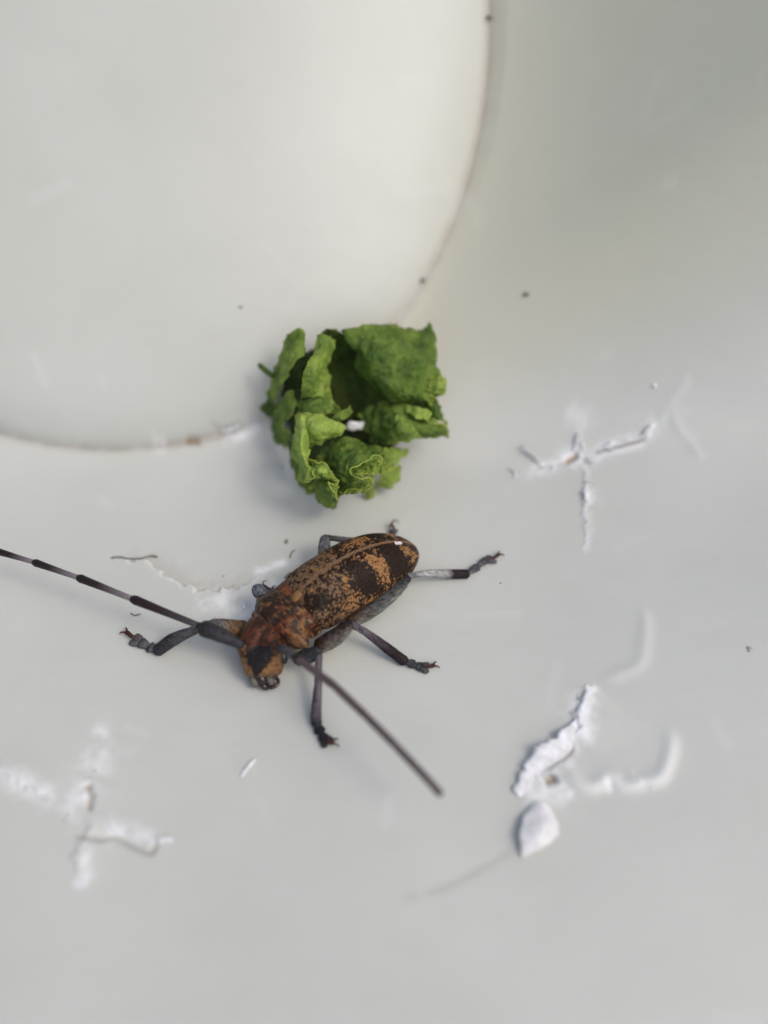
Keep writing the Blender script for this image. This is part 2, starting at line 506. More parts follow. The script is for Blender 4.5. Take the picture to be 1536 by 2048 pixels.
scrape([(1040, 1590), (1100, 1590), (1140, 1560)], 1.6, 0.6)
groove([(838, 1786), (870, 1782), (905, 1768), (970, 1733), (1032, 1696)], 0.5, 0.07, grey=0.30, seed=16, wob=0.02)
groove([(795, 1800), (840, 1786)], 0.35, 0.06, grey=0.22, seed=17, wob=0.02)
# the cross-shaped tear (lower left)
groove([(136, 1668), (165, 1675), (200, 1680), (228, 1675), (262, 1692), (298, 1705), (312, 1690), (326, 1684)], 0.28, 0.5, grey=0.62, wob=0.03, seed=18)
groove([(172, 1568), (182, 1590), (178, 1622)], 0.36, 0.6, grey=0.55, dirt_shade=0.25, seed=19)
groove([(130, 1634), (133, 1635)], 0.36, 0.2, dirt_shade=1.0, wob=0.0, seed=20)
step([(182, 1620), (176, 1668), (150, 1712), (140, 1770)], -1, 0.5, 1.4, white=0.15, seed=21)
step([(-20, 1540), (40, 1562), (112, 1604)], -1, 0.4, 1.6, white=0.4, seed=22)
scrape([(208, 1425), (196, 1510), (180, 1560)], 0.35, 0.55, seed=23, width2=1.9)
scrape([(190, 1555), (160, 1600), (120, 1640)], 1.9, 0.6, seed=33, width2=1.2)
scrape([(190, 1650), (260, 1668), (350, 1682)], 1.2, 0.6, seed=24, width2=0.6)
scrape([(178, 1690), (160, 1785)], 0.5, 0.6, seed=25, width2=1.0)
scrape([(-10, 1545), (60, 1580), (120, 1610)], 0.9, 0.5, seed=26)
# the peeled layer behind the beetle
step([(225, 1116), (300, 1128), (345, 1158), (390, 1176), (440, 1180), (485, 1170), (512, 1148), (524, 1132)], 1, 0.30, 3.0, white=0.55, seed=27, wfall=0.30, rag=0.7, tan=0.16)
scrape([(380, 1195), (440, 1205), (500, 1220)], 1.5, 0.65, seed=28)
scrape([(470, 1250), (520, 1205), (560, 1150)], 1.0, 0.7, seed=29)
scrape([(500, 1148), (530, 1140), (580, 1120)], 0.7, 0.8, seed=30)
# the nick in the seam (left of the lettuce)
groove([(372, 880), (388, 884), (402, 886)], 0.5, 0.4, dirt_shade=0.75, seed=31)
groove([(410, 812), (440, 838), (484, 848)], 0.3, 0.25, grey=0.30, seed=32)
groove([(428, 868), (432, 850), (440, 832)], 0.35, 0.25, grey=0.30, seed=33)
scrape([(440, 862), (480, 862), (520, 825)], 1.0, 0.9, seed=34)
scrape([(300, 885), (335, 890)], 0.7, 0.6, seed=35)

YEL = smooth01((GY - 10) / 14.0) * (0.12 + 0.88 * smooth01((TE - 1.0) * 44 / 1.5)) * (0.75 + 0.5 * fbm(GX / 9, GY / 9, 2))
# use marks: hair scratches and dull smears
rsc = np.random.RandomState(12)
for q in range(34):
    u0, v0 = rsc.uniform(20, 1500), rsc.uniform(20, 2030)
    a = rsc.uniform(-0.6, 0.6) + (math.pi / 2 if rsc.rand() < 0.25 else 0); L = rsc.uniform(30, 150)
    if 420 < u0 < 900 and 600 < v0 < 1400: continue
    pp = [(u0 + L * t * math.cos(a) + rsc.uniform(-4, 4), v0 + L * t * math.sin(a) + rsc.uniform(-4, 4)) for t in (0, .33, .66, 1)]
    pp = [(min(1535, max(0, a_)), min(2047, max(0, b_))) for a_, b_ in pp]
    groove(pp, 0.16, rsc.uniform(0.008, 0.03), grey=rsc.uniform(0, 0.07), white=rsc.uniform(0, 0.10), wob=0.02, seed=100 + q)
GRY += 0.05 * smooth01((fbm(GX / 7 + 90, GY / 5 + 20, 3) - 0.50) / 0.25)
TUBP = TP + TN * (TB + H)[..., None]
tub = thing("plastic_tub", "ivory plastic tub with a raised round disc and jagged torn slits", "tub", (0, 0, 0))
shell = mesh_obj("tub_wall", TUBP.reshape(-1, 3), grid_faces(len(ys), len(xs)), M_TUB, tub,
                 {"white": np.clip(WHT, 0, 1), "dirt_shade": np.clip(DRT_SHADE, 0, 1), "yellow": YEL, "grey": np.clip(GRY, 0, 1)})
so = shell.modifiers.new("thickness", 'SOLIDIFY'); so.thickness = 1.2 * MM; so.offset = -1.0

def flap(base, tip, seed=1, rows=7, n=6, jag=0.25, th=0.12):
    """A torn sliver of plastic: base line and tip line of (u, v, z above the tub)."""
    r = np.random.RandomState(seed)
    n = 14
    B = catmull([tuple(S(*p)) for p in base], n); T = catmull([tuple(S(p[0], p[1], p[2] * 0.6)) for p in tip], n)
    m = min(len(B), len(T)); B, T = B[:m], T[:m]
    q = np.arange(m)
    j = 2.0 * jag * (np.array([vnoise(np.array([k * 0.33 + seed]), np.array([seed * 1.7]))[0] + 0.7 * vnoise(np.array([k * 0.9 + seed]), np.array([seed * 2.9]))[0] - 0.95 for k in q]))[:, None]
    T = T + (T - B) * j
    V = []
    for i in range(rows):
        t = i / (rows - 1)
        row = B * (1 - t) + T * t
        row = row + np.array([0, 0, 1.0]) * (0.35 * math.sin(math.pi * t)) * np.linalg.norm(T - B, axis=1)[:, None] * 0.35
        row = row + r.uniform(-0.05, 0.05, row.shape) * t
        V += [tuple(p) for p in row]
    o = mesh_obj("torn_flap", V, grid_faces(rows, m), M_TORN, tub)
    s = o.modifiers.new("thickness", 'SOLIDIFY'); s.thickness = th * MM; s.offset = 0
    return o
flap([(1085, 936, 0), (1075, 928, 0), (1066, 920, 0)], [(1062, 905, 0.7), (1052, 898, 1.0), (1043, 893, 1.5)], 41)
flap([(1025, 955, 0), (1030, 946, 0), (1022, 938, 0)], [(1035, 954, 0.4), (1028, 940, 0.6), (1016, 938, 0.4)], 42)
flap([(1177, 1012, 0), (1182, 990, 0), (1176, 978, 0)], [(1167, 1010, 0.5), (1163, 988, 1.0), (1168, 976, 0.5)], 43, jag=0.4)
flap([(1190, 902, 0), (1230, 892, 0), (1290, 874, 0)], [(1195, 894, 0.5), (1240, 881, 0.7), (1275, 871, 0.4)], 44, jag=0.6)
flap([(1298, 868, 0), (1306, 857, 0), (1312, 847, 0)], [(1286, 871, 0.6), (1287, 863, 0.8), (1298, 851, 0.4)], 45)
flap([(1146, 905, 0), (1160, 897, 0), (1166, 904, 0)], [(1150, 886, 0.5), (1158, 872, 0.5), (1168, 890, 0.3)], 46, jag=0.6)
flap([(1040, 1596, 0), (1080, 1548, 0), (1140, 1505, 0), (1160, 1440, 0)], [(1022, 1578, 0.5), (1052, 1520, 1.6), (1104, 1482, 1.8), (1148, 1436, 0.9)], 49, jag=0.3, th=0.12)
flap([(1062, 1552, 0), (1090, 1545, 0), (1125, 1522, 0)], [(1072, 1560, 0.4), (1100, 1548, 0.6), (1120, 1532, 0.5)], 50, jag=0.4)
flap([(320, 1690, 0), (335, 1686, 0), (350, 1680, 0)], [(316, 1676, 0.6), (328, 1670, 0.9), (340, 1672, 0.6)], 52, jag=0.4)
flap([(440, 866, 0), (462, 863, 0), (480, 856, 0)], [(446, 854, 0.4), (464, 850, 0.5), (482, 846, 0.3)], 54, jag=0.5)
def fray(lines, count, seed, rmin=0.05, rmax=0.13, lmax=1.5):
    """Frayed strands of plastic standing out of a torn line: too fine to pick apart, one part."""
    r = np.random.RandomState(seed)
    V, F = [], []
    for ln in lines:
        c = catmull([tuple(S(u, v)) for u, v in ln], 10)
        for k in range(count):
            p = Vector(c[r.randint(0, len(c))]) + Vector((r.normal(0, .22), r.normal(0, .22), 0.02))
            a = r.uniform(0, 2 * math.pi); L = r.uniform(0.4, lmax)
            d = Vector((math.cos(a), math.sin(a), r.uniform(0.05, 0.8))); d.normalize()
            e = Vector((r.normal(0, .3), r.normal(0, .3), -0.25)) * L
            w = r.uniform(rmin, rmax)
            v, f = loft([p, p + d * L * 0.5 + e * 0.12, p + d * L + e * 0.5], [(w * 1.6, w * 0.5), (w * 1.2, w * 0.45), (w * 0.3, w * 0.2)], 6, None, (False, False))
            F += [tuple(i + len(V) for i in q) for q in f]; V += v
    o = mesh_obj("frayed_edge", V, F, M_SHAV, tub)
    o["kind"] = "stuff"
fray([[(1022, 955), (1080, 940), (1128, 928)], [(1158, 905), (1155, 870), (1165, 835)], [(1190, 902), (1240, 888), (1295, 870)], [(1172, 930), (1172, 980), (1174, 1012)]], 7, 71, 0.03, 0.09, 1.2)
fray([[(1162, 1400), (1152, 1452), (1130, 1488)], [(1105, 1496), (1062, 1530), (1032, 1585)], [(1200, 1566), (1240, 1568), (1290, 1567)]], 5, 72, 0.03, 0.09, 1.1)
fray([[(205, 1440), (185, 1550), (150, 1610)], [(200, 1655), (260, 1668), (345, 1680)], [(172, 1700), (160, 1775)], [(0, 1548), (110, 1605)]], 4, 73, 0.03, 0.08, 1.0)
fray([[(345, 1160), (390, 1178), (440, 1182), (490, 1168)], [(500, 1148), (540, 1138)]], 6, 74, 0.02, 0.05, 0.6)
fray([[(430, 868), (470, 862), (515, 832)], [(300, 886), (335, 889)]], 4, 75, 0.03, 0.07, 0.8)
# curled shaving hanging from the flap
def shaving(rows):
    G = np.array([catmull([tuple(S(*p)) for p in r], 9) for r in rows])
    P = np.stack([catmull([tuple(q) for q in G[:, j]], 6) for j in range(G.shape[1])], 1)
    V = []
    for row in P:
        for p in row:
            p = Vector(p)
            V.append(p + Vector((n3(p, 0.7, 3), n3(p, 0.7, 6), n3(p, 0.7, 9))) * 0.30 + Vector((n3(p, 2.0, 3), n3(p, 2.0, 6), n3(p, 2.0, 9))) * 0.10)
    o = mesh_obj("curled_shaving", V, grid_faces(P.shape[0], P.shape[1]), M_SHAV, tub)
    s_ = o.modifiers.new("thickness", 'SOLIDIFY'); s_.thickness = 0.15 * MM; s_.offset = 0
shaving([[(1066, 1608, .2), (1077, 1601, .6), (1090, 1610, .3)], [(1050, 1632, .6), (1080, 1628, 1.0), (1108, 1634, .3)], [(1042, 1662, .9), (1082, 1658, 1.2), (1116, 1654, .3)], [(1040, 1690, .9), (1074, 1686, 1.0), (1102, 1684, .3)], [(1042, 1712, .4), (1060, 1707, .5), (1080, 1698, .3)]])

# ------------------------------------------------------------------ the beetle
def floor_z(u, v): return S(u, v).z
ZB = floor_z(640, 1215)
def Wb(u, v, z): return W(u, v, z + ZB)

TH = math.radians(215.6)
HEAD = Vector((math.cos(TH), math.sin(TH), 0)); LEFT = Vector((-math.sin(TH), math.cos(TH), 0)); UP = Vector((0, 0, 1))
SCUT = Wb(587, 1196, 6.3); SCUT0 = Vector((SCUT.x, SCUT.y, ZB))
def loc(x, y, z): return SCUT0 + HEAD * x + LEFT * y + UP * z

beetle = thing("longhorn_beetle", "brown and black mottled longhorn beetle with long antennae on the white plastic", "beetle", tuple(SCUT0))

DARK = np.array((0.020, 0.0105, 0.0060)); BROWN = np.array((0.085, 0.042, 0.019)); TAN = np.array((0.275, 0.142, 0.054))
RUST = np.array((0.19, 0.055, 0.018)); GREYB = np.array((0.185, 0.112, 0.060)); PALE = np.array((0.36, 0.31, 0.23))
BLK = np.array((0.012, 0.010, 0.010)); LGREY = np.array((0.125, 0.127, 0.132)); DGREY = np.array((0.028, 0.029, 0.033))

def build_body():
    pf = Wb(533, 1252, 4.6)                              # front of the pronotum
    th2 = math.radians(226)
    hd2 = Vector((math.cos(th2), math.sin(th2), 0)); lf2 = Vector((-math.sin(th2), math.cos(th2), 0))
    mouth = Wb(527, 1352, 1.45)
    crown = Wb(523, 1268, 4.75)
    lfh = Vector((0.94, -0.26, -0.20)).normalized()
    R = []                                               # centre, half width, half height, lateral, zone
    for x, z, a, b in ((-14.9, 2.3, 0.5, 0.4), (-13.8, 2.4, 1.8, 1.0), (-11.5, 2.7, 2.9, 1.6), (-8, 2.9, 3.6, 2.0), (-4, 3.1, 3.7, 2.2), (-1.4, 3.4, 3.9, 2.4)):
        R.append((loc(x, -0.25, z + 0.35), a * 0.88, b, LEFT, 0))
    p0 = loc(0.2, 0, 3.7)
    p1 = pf + Vector((0, 0, -1.35))
    for t, a, b in ((0.0, 3.4, 2.45), (0.10, 3.4, 2.6), (0.25, 3.4, 2.65), (0.5, 3.55, 2.7), (0.72, 3.2, 2.5), (0.88, 2.85, 2.3), (0.97, 2.72, 2.2)):
        R.append((p0.lerp(p1, t), a, b, LEFT.lerp(lf2, t).normalized(), 1))
    R.append((p0.lerp(p1, 1.06), 2.35, 1.9, lf2.lerp(lfh, 0.25), 1.6))
    c0 = crown + Vector((0, 0.35, -0.9))
    for t, a, b in ((0.0, 2.2, 1.9), (0.18, 2.35, 2.05), (0.38, 2.38, 2.05), (0.58, 2.3, 1.95), (0.78, 2.12, 1.75), (0.93, 1.9, 1.45), (1.0, 1.6, 1.1)):
        R.append((c0.lerp(mouth, t), a, b, lf2.lerp(lfh, min(1, 0.5 + t * 1.5)).normalized(), 2 + t))
    # resample densely
    C = catmull([tuple(r[0]) for r in R], 7); A = catmull([(r[1], r[2], r[4]) for r in R], 7); L = catmull([tuple(r[3]) for r in R], 7)
    n = 72
    V, tint = [], []
    m = len(C)
    for i in range(m):
        c = Vector(C[i]); a, b, zone = A[i]; a = max(a, 0.15); b = max(b, 0.15)
        t = Vector(C[min(i + 1, m - 1)] - C[max(i - 1, 0)]).normalized()
        l = Vector(L[i]); l = (l - t * l.dot(t)).normalized(); u = t.cross(l)
        if u.z < 0 and zone < 2: u = -u
        for k in range(n):
            an = 2 * math.pi * k / n
            ca, sa = math.cos(an), math.sin(an)
            sq = (abs(ca) ** 2.4 + abs(sa) ** 2.4) ** (-1 / 2.4)
            rx, ry = a * ca * sq, b * sa * sq
            if 0.6 <= zone <= 1.5:                       # lateral spines of the pronotum
                sp = math.exp(-((zone - 1.0) / 0.5) ** 2)
                ti = i / m
            p = c + l * rx + u * ry
            V.append(p); tint.append((zone, an, t, u, l, c, a, b))
    return V, tint, n, m, (pf, mouth, crown, lfh, p0, p1, lf2, hd2, c0)

BV, BT, BN, BMR, (PF, MOUTH, CROWN, LFH, P0, P1, LF2, HD2, C0) = build_body()
spineL = p = P0.lerp(P1, 0.47) + LEFT.lerp(LF2, .5).normalized() * 3.0 + Vector((0, 0, 0.35))
spineR = P0.lerp(P1, 0.47) - LEFT.lerp(LF2, .5).normalized() * 3.0 + Vector((0, 0, 0.35))
PRL = LEFT.lerp(LF2, .5).normalized()
HDN = (MOUTH - C0).normalized()                           # down the face
HFR = HDN.cross(LFH).normalized()
if HFR.dot(cview) < 0: HFR = -HFR                         # out of the face
cols = []
NB = []
for idx, p in enumerate(BV):
    zone, an, t, u, l, c, a, b = BT[idx]
    out = (p - c).normalized()
    q = Vector(p)
    if zone > 0.5 and zone < 1.7:
        for sp, sg in ((spineL, 1), (spineR, -1)):
            d = (p - sp).length
            q += PRL * sg * (1.95 if sg > 0 else 1.2) * math.exp(-(d / 0.62) ** 2)
        w = n3(p, 1.3, 3) + 0.5 * n3(p, 2.9, 8)
        q += out * (0.13 * w + 0.07 * n3(p, 4.5, 13))
        s = (p - P0).dot((P1 - P0).normalized()) / (P1 - P0).length
        q -= out * 0.16 * (math.exp(-((s - 0.13) / 0.035) ** 2) + math.exp(-((s - 0.86) / 0.035) ** 2))
    elif zone >= 1.7:
        hx = (p - C0).dot(LFH); hy = (p - C0).dot(HDN); hz = (p - C0).dot(HFR)
        # antennal tubercles on both sides of the brow, groove between them
        if hz > -0.5:
            for sg in (1, -1):
                q += (LFH * sg * 0.55 + HFR * 0.55 - HDN * 0.25) * math.exp(-(((hx - sg * 1.95) / 0.65) ** 2 + ((hy - 1.1) / 0.85) ** 2))
            q -= HFR * 0.35 * math.exp(-((hx / 0.7) ** 2 + ((hy - 0.7) / 1.3) ** 2))
        q += out * 0.06 * n3(p, 2.0, 5)
    else:
        q += out * 0.07 * n3(p, 1.5, 2)
    NB.append(q)
    f1 = n3(p, 0.9, 11) ; f2 = n3(p, 2.2, 21); f3 = n3(p, 5.0, 31)
    f = 0.6 * f1 + 0.5 * f2 + 0.35 * f3
    if zone < 0.62:
        lat = (p - c).dot(LEFT)
        cc = LGREY * 0.55 + np.array((0.02, 0.012, 0.0))
        if zone > 0.02 or (p - SCUT0).dot(HEAD) > -1.5: cc = RUST * 0.8 if f > -0.1 else BROWN * 0.6
        if p.z - ZB > 1.9 and -8.0 < (p - SCUT0).dot(HEAD) < -1.5 : cc = TAN * 0.8 if f > -0.25 else BROWN
        cc = cc * (1 + 0.5 * f)
    elif zone < 1.7:
        hi = (p - c).normalized().z
        s = (p - P0).dot((P1 - P0).normalized()) / (P1 - P0).length
        lat = (p - c).dot(PRL)
        cc = DARK * 1.3
        if f + 0.05 > 0.18: cc = BROWN * 0.9
        if f + (0.30 if lat > 1.2 else -0.05) > 0.30: cc = RUST * (0.6 + 0.6 * f3)
        if f2 + f3 * 0.6 + (0.08 if lat > 2.2 else -0.06) > 0.38: cc = TAN * 0.7
        if (p - spineL).length < 1.25 and f > -0.05: cc = TAN * 0.62 if f3 > -0.1 else BROWN
        if hi < -0.15 : cc = PALE if f > -0.1 else BROWN
        if abs(s - 0.95) < 0.022 or abs(s - 0.06) < 0.025: cc = GREYB * (1.1 if lat > 0 else 0.7) if f3 > -0.2 else cc
    else:
        hx = (p - C0).dot(LFH); hy = (p - C0).dot(HDN); hz = (p - C0).dot(HFR)
        L_ = (MOUTH - C0).length
        cc = (BROWN * 0.6 if f < 0.05 else RUST * 0.55) if f3 + 0.5 * f2 > -0.08 else DARK * 1.1
        if f2 + 0.5 * f3 > 0.22: cc = TAN * 0.6
        e = hy / L_ + 0.10 * f2
        if e > 0.50: cc = TAN * ((0.74 if f > -0.05 else 0.5) + 0.5 * f3)
        if e > 0.93: cc = GREYB * 0.8 if f2 > -0.1 else DARK
        # bare black mark down the middle of the face
        if hz > 0.2:
            bx = (hx - 0.45 - 0.10 * (hy - 2)) / 1.35; by = (hy - 1.9) / 1.9
            if abs(bx) ** 1.6 + abs(by) ** 1.8 < 0.72 + 0.35 * f2 and hy < 4.0: cc = BLK
            if abs(hx - 0.85) < 0.95 * (4.5 - hy) / 2.0 and 2.2 < hy < 4.5 : cc = BLK
        if hy < 0.9 and abs(hx - 0.3) < 1.7 + f: cc = DARK * 1.3 if f3 + 0.6 * f2 < 0.16 else RUST * 0.5
        if hz < -0.5: cc = (DARK * 1.3 if f3 + 0.6 * f2 < 0.16 else RUST * 0.5) if hy < 2.2 else GREYB * 0.7
    cols.append(cc)
BF = grid_faces(BMR, BN, True)
nb = len(NB)
NB.append(sum(NB[:BN], Vector()) / BN); NB.append(sum(NB[nb - BN:nb], Vector()) / BN + HDN * 0.2)
cols += [LGREY, DARK]
for k in range(BN):
    BF.append((nb, (k + 1) % BN, k)); BF.append((nb + 1, nb - BN + k, nb - BN + (k + 1) % BN))
body = mesh_obj("body", NB, BF, M_BODY, beetle, cols={"tint": np.array(cols)})

# ---- elytra
def elytron(sg):
    nu, nv = 300, 130
    U = np.linspace(0, 1, nu); Vv = np.linspace(0, 1, nv)
    UU, VV = np.meshgrid(U, Vv, indexing='ij')
    Wd = 3.55 * interp([0, .05, .12, .3, .55, .75, .88, .95, .985, 1], [.84, .95, 1.0, 1.0, .985, .88, .66, .43, .24, .05], U)
    Tz = interp([0, .06, .3, .55, .75, .88, .95, 1], [5.75, 6.75, 7.6, 7.3, 6.1, 4.7, 3.6, 2.5], U)
    Ez = interp([0, .1, .3, .6, .9, 1], [3.9, 3.4, 3.1, 2.9, 2.5, 2.3], U)
    s = -0.15 - U * 16.0
    ph = VV * (math.pi / 2)
    Y = Wd[:, None] * np.sin(ph) ** 0.86 + 0.02 - sg * 0.4 * smooth01(UU / 0.4)
    Z = Ez[:, None] + (Tz - Ez)[:, None] * np.cos(ph) ** 0.82
    X = np.repeat(s[:, None], nv, 1) + 0.9 * (VV ** 2) * np.clip(0.10 - UU, 0, 1) / 0.10 * -1.0
    # suture rim and shoulder bump
    Z += 0.07 * np.exp(-(VV / 0.010) ** 2) * (UU < 0.97)
    Z += 0.35 * np.exp(-((UU - 0.05) / 0.05) ** 2 - ((VV - 0.62) / 0.16) ** 2)
    pu = UU * 16.9; pv = VV * 6.2
    o = 50 if sg < 0 else 0
    big = fbm(pu / 1.5 + 3 + o, pv / 1.5 + 7, 3); med = fbm(pu / 0.55 + 13 + o, pv / 0.55 + 5, 2); fine = fbm(pu / 0.19 + o, pv / 0.19 + 9, 2); fine2 = vnoise(pu / 0.19 + 61 + o, pv / 0.17 + 19)
    Z += 0.05 * (fine - 0.4) * (1 - UU)
    def blob(u, v, ru, rv, w): return w * np.exp(-(np.abs((UU - u) / ru) ** 2.6 + np.abs((VV - v) / rv) ** 2.6))
    tanf = (-0.06 + blob(.33, .42, .045, .13, .55) + blob(.36, .78, .05, .20, .40) + blob(.48, .90, .05, .10, .42)
            + blob(.60, .50, .055, .38, .62) + blob(.52, .22, .05, .14, .35) + blob(.86, .30, .04, .16, .62) + blob(.90, .58, .05, .20, .50) + blob(.72, .85, .06, .12, .30)
            + blob(.25, .80, .06, .14, .22)
            - blob(.45, .55, .055, .32, .55) - blob(.73, .42, .065, .42, .60) - blob(.10, .40, .08, .20, .45) - blob(.42, .20, .05, .1, .2))
    mot = 0.8 * (big - 0.44) + 0.9 * (med - 0.38) + 0.9 * (fine - 0.38)
    if sg < 0: tanf = tanf * 0.55 + 0.06
    c = np.zeros((nu, nv, 3))
    c[:] = DARK * 0.85
    gf = -0.02 + 0.28 * smooth01((0.42 - UU) / 0.15) + 0.22 * smooth01((UU - 0.93) / 0.05) + 0.14 * smooth01((VV - 0.82) / 0.1) - np.maximum(0, -tanf) * 0.9 + (0.10 if sg < 0 else 0)
    g = gf + 0.5 * (med - 0.38) + 1.5 * (fine - 0.38) > 0.15
    gv = gf + 0.5 * (med - 0.38) + 1.5 * (fine - 0.38)
    def lay(c, col, w): return c * (1 - w[..., None]) + np.asarray(col) * w[..., None]
    c = lay(c, BROWN * 0.7, smooth01((gf + mot - 0.08) / 0.16))
    c = lay(c, GREYB * 0.85, smooth01((gv - 0.08) / 0.16))
    tv = tanf * 1.15 + 0.85 * mot
    c = lay(c, TAN * 0.6, 0.8 * smooth01((tv - 0.10) / 0.14) * (fine > 0.33))
    c = lay(c, TAN, smooth01((tv - 0.20) / 0.14))
    c *= (0.75 + 0.5 * np.clip(fine, 0.1, 0.8))[..., None]
    pit = fine2 > 0.58 + 0.07 * smooth01((UU - 0.3) / 0.3)
    c = lay(c, DARK * 0.7, smooth01((fine2 - 0.54 - 0.07 * smooth01((UU - 0.3) / 0.3)) / 0.10))
    c[(VV < 0.009) & (UU > 0.03)] = GREYB * 1.15
    c[VV > 0.975] = BROWN * 0.7
    Z -= 0.05 * pit
    # the rubbed white scuff near the tip
    sc_ = blob(.84, .03, .02, .05, 1.0) > 0.4
    if sg > 0: c[(blob(.84, .04, .035, .07, 1.0) * (0.4 + fine) > 0.42) & (med > 0.30)] = (0.62, 0.62, 0.6)
    P = np.array(SCUT0)[None, None] + X[..., None] * np.array(HEAD) + (sg * Y)[..., None] * np.array(LEFT) + Z[..., None] * np.array(UP)
    F = grid_faces(nu, nv)
    if sg > 0: F = [f[::-1] for f in F]
    o = mesh_obj("elytron", P.reshape(-1, 3), F, M_ELY, beetle, cols={"tint": c.reshape(-1, 3)})
    m = o.modifiers.new("thickness", 'SOLIDIFY'); m.thickness = 0.14 * MM; m.offset = -1
    return o
elytron(1); elytron(-1)
V, F = loft([loc(0.35, 0, 5.75), loc(-0.1, 0, 6.25), loc(-0.75, 0, 6.62), loc(-1.15, 0, 6.68)], [(0.52, 0.12), (0.52, 0.16), (0.42, 0.14), (0.2, 0.08)], 14, LEFT)
mesh_obj("scutellum", V, F, M_BODY, beetle, cols={"tint": np.array([TAN * (0.7 + 0.5 * max(0, n3(v, 2.5, 4) + 0.3)) for v in V])})

def tinted(name, path, rad, colours, mat, parent, n=14, per=5, lat=None, rough=0.0, seed=0, ends_=(True, True), under=None):
    """A tapering limb piece; colours along it are interpolated."""
    P = catmull([tuple(p) for p in path], per)
    k = np.linspace(0, len(rad) - 1, len(P)); Rr = np.array([(r, r) if not hasattr(r, "__len__") else r for r in rad], float)
    R = np.stack([np.interp(k, range(len(rad)), Rr[:, i]) for i in (0, 1)], 1)
    V, F = loft(P, [tuple(r) for r in R], n, lat, ends_)
    A = np.array([tuple(v) for v in V])
    d = ((A[:, None, :] - P[None]) ** 2).sum(-1).argmin(1) / (len(P) - 1)
    cs = np.array(colours, float)
    kk = d * (len(cs) - 1)
    c = np.stack([np.interp(kk, range(len(cs)), cs[:, i]) for i in range(3)], 1)
    if under is not None:                                # paler hairs along the lower side
        for i, v in enumerate(V):
            q = P[min(len(P) - 1, int(round(d[i] * (len(P) - 1))))]; r_ = max(0.1, (v - Vector(q)).length)
            w = min(1, max(0, 0.5 - 1.3 * ((v - Vector(q)).dot(Vector((-0.1, 0.45, 0.88))) / r_) + 0.8 * n3(v, 3.0, 2)))
            w *= 1 - 0.9 * max(0, d[i] - 0.75) / 0.25
            c[i] = c[i] * (1 - w) + np.asarray(under) * w
    if rough:
        for i, v in enumerate(V):
            e = n3(v, 3.0, seed); V[i] = v + (v - Vector(P[min(len(P) - 1, int(round(d[i] * (len(P) - 1))))])).normalized() * rough * e
            c[i] *= 1 + 0.9 * n3(v, 4.5, seed + 4) + 0.6 * n3(v, 9.0, seed + 14)
    return mesh_obj(name, V, F, mat, parent, cols={"tint": np.clip(c, 0.003, 1)})

def tarsus(leg, pts, scale=1.0, curl=1, cl=None, tint=LGREY):
    """Three lobed tarsal segments, a slim claw segment and two hooked claws through four points."""
    P = [Vector(p) for p in pts]
    ax = (P[-1] - P[0]).normalized()
    side = ax.cross(Vector((0, 0, 1))).normalized()
    w = scale
    c = [tint * 0.9, tint * 0.7, tint * 0.35]
    for i in range(2):
        a = P[i]; b = P[i + 1]
        d = (b - a)
        tinted("tarsal_segment", [a + d * 0.05, a.lerp(b, 0.5), a.lerp(b, 0.92)], [(0.24 * w, 0.18 * w), (0.40 * w, 0.26 * w), (0.50 * w, 0.26 * w)], c, M_LEG, leg, 12, 4, side, 0.03, i)
    a, b = P[2], P[3]
    d = b - a
    V, F = [], []
    for sg in (1, -1):                                   # bilobed third segment
        v, f = loft([a + d * 0.0, a + d * 0.45 + side * sg * 0.26 * w, a + d * 0.95 + side * sg * 0.40 * w + Vector((0, 0, -0.05))], [(0.24 * w, 0.2 * w), (0.34 * w, 0.2 * w), (0.24 * w, 0.14 * w)], 12, side)
        F += [tuple(i + len(V) for i in q) for q in f]; V += v
    mesh_obj("tarsal_segment", V, F, M_LEG, leg, cols={"tint": np.tile(tint * 0.75, (len(V), 1))})
    e = P[4]
    tinted("tarsal_segment", [a + d * 0.25 + Vector((0, 0, 0.2 * w)), b + Vector((0, 0, 0.28 * w)), e], [0.13 * w, 0.17 * w, 0.20 * w], [tint * 0.6, np.array((0.06, 0.03, 0.025)), np.array((0.05, 0.012, 0.01))], M_LEG, leg, 10, 4, None)
    fw = (e - b).normalized(); fw = Vector((fw.x, fw.y, 0)).normalized()
    s2 = fw.cross(Vector((0, 0, 1))).normalized()
    for sg in (1, -1):
        dirs = [e, e + fw * 0.22 * w + s2 * sg * 0.17 * w + Vector((0, 0, .05)), e + fw * 0.46 * w + s2 * sg * 0.30 * w + Vector((0, 0, -0.10)), e + fw * 0.58 * w + s2 * sg * 0.35 * w + Vector((0, 0, -0.42 * w))]
        if cl: dirs = [S(*q) for q in cl[0 if sg > 0 else 1]]
        PP = catmull([tuple(q) for q in dirs], 4)
        V, F = loft(PP, [0.12 * w * (1 - 0.85 * i / (len(PP) - 1)) for i in range(len(PP))], 8)
        mesh_obj("claw", V, F, M_CLAW, leg)

def leg(name, fem, frad, fcol, tib, trad, tcol, tar, w=1.0, cl=None, tint=LGREY, under=None):
    o = tinted("leg", fem, frad, fcol, M_LEG, beetle, 20, 8, None, 0.09, 3, under=under)
    tinted("tibia", tib, trad, tcol, M_LEG, o, 14, 6, None, 0.035, 7)
    tarsus(o, tar, w, 1, cl, tint)
    return o
G1, G2, G3 = LGREY, LGREY * 0.75, DGREY
PURP = np.array((0.085, 0.072, 0.085)); PGREY = np.array((0.30, 0.30, 0.30)); DPUR = np.array((0.022, 0.016, 0.018))
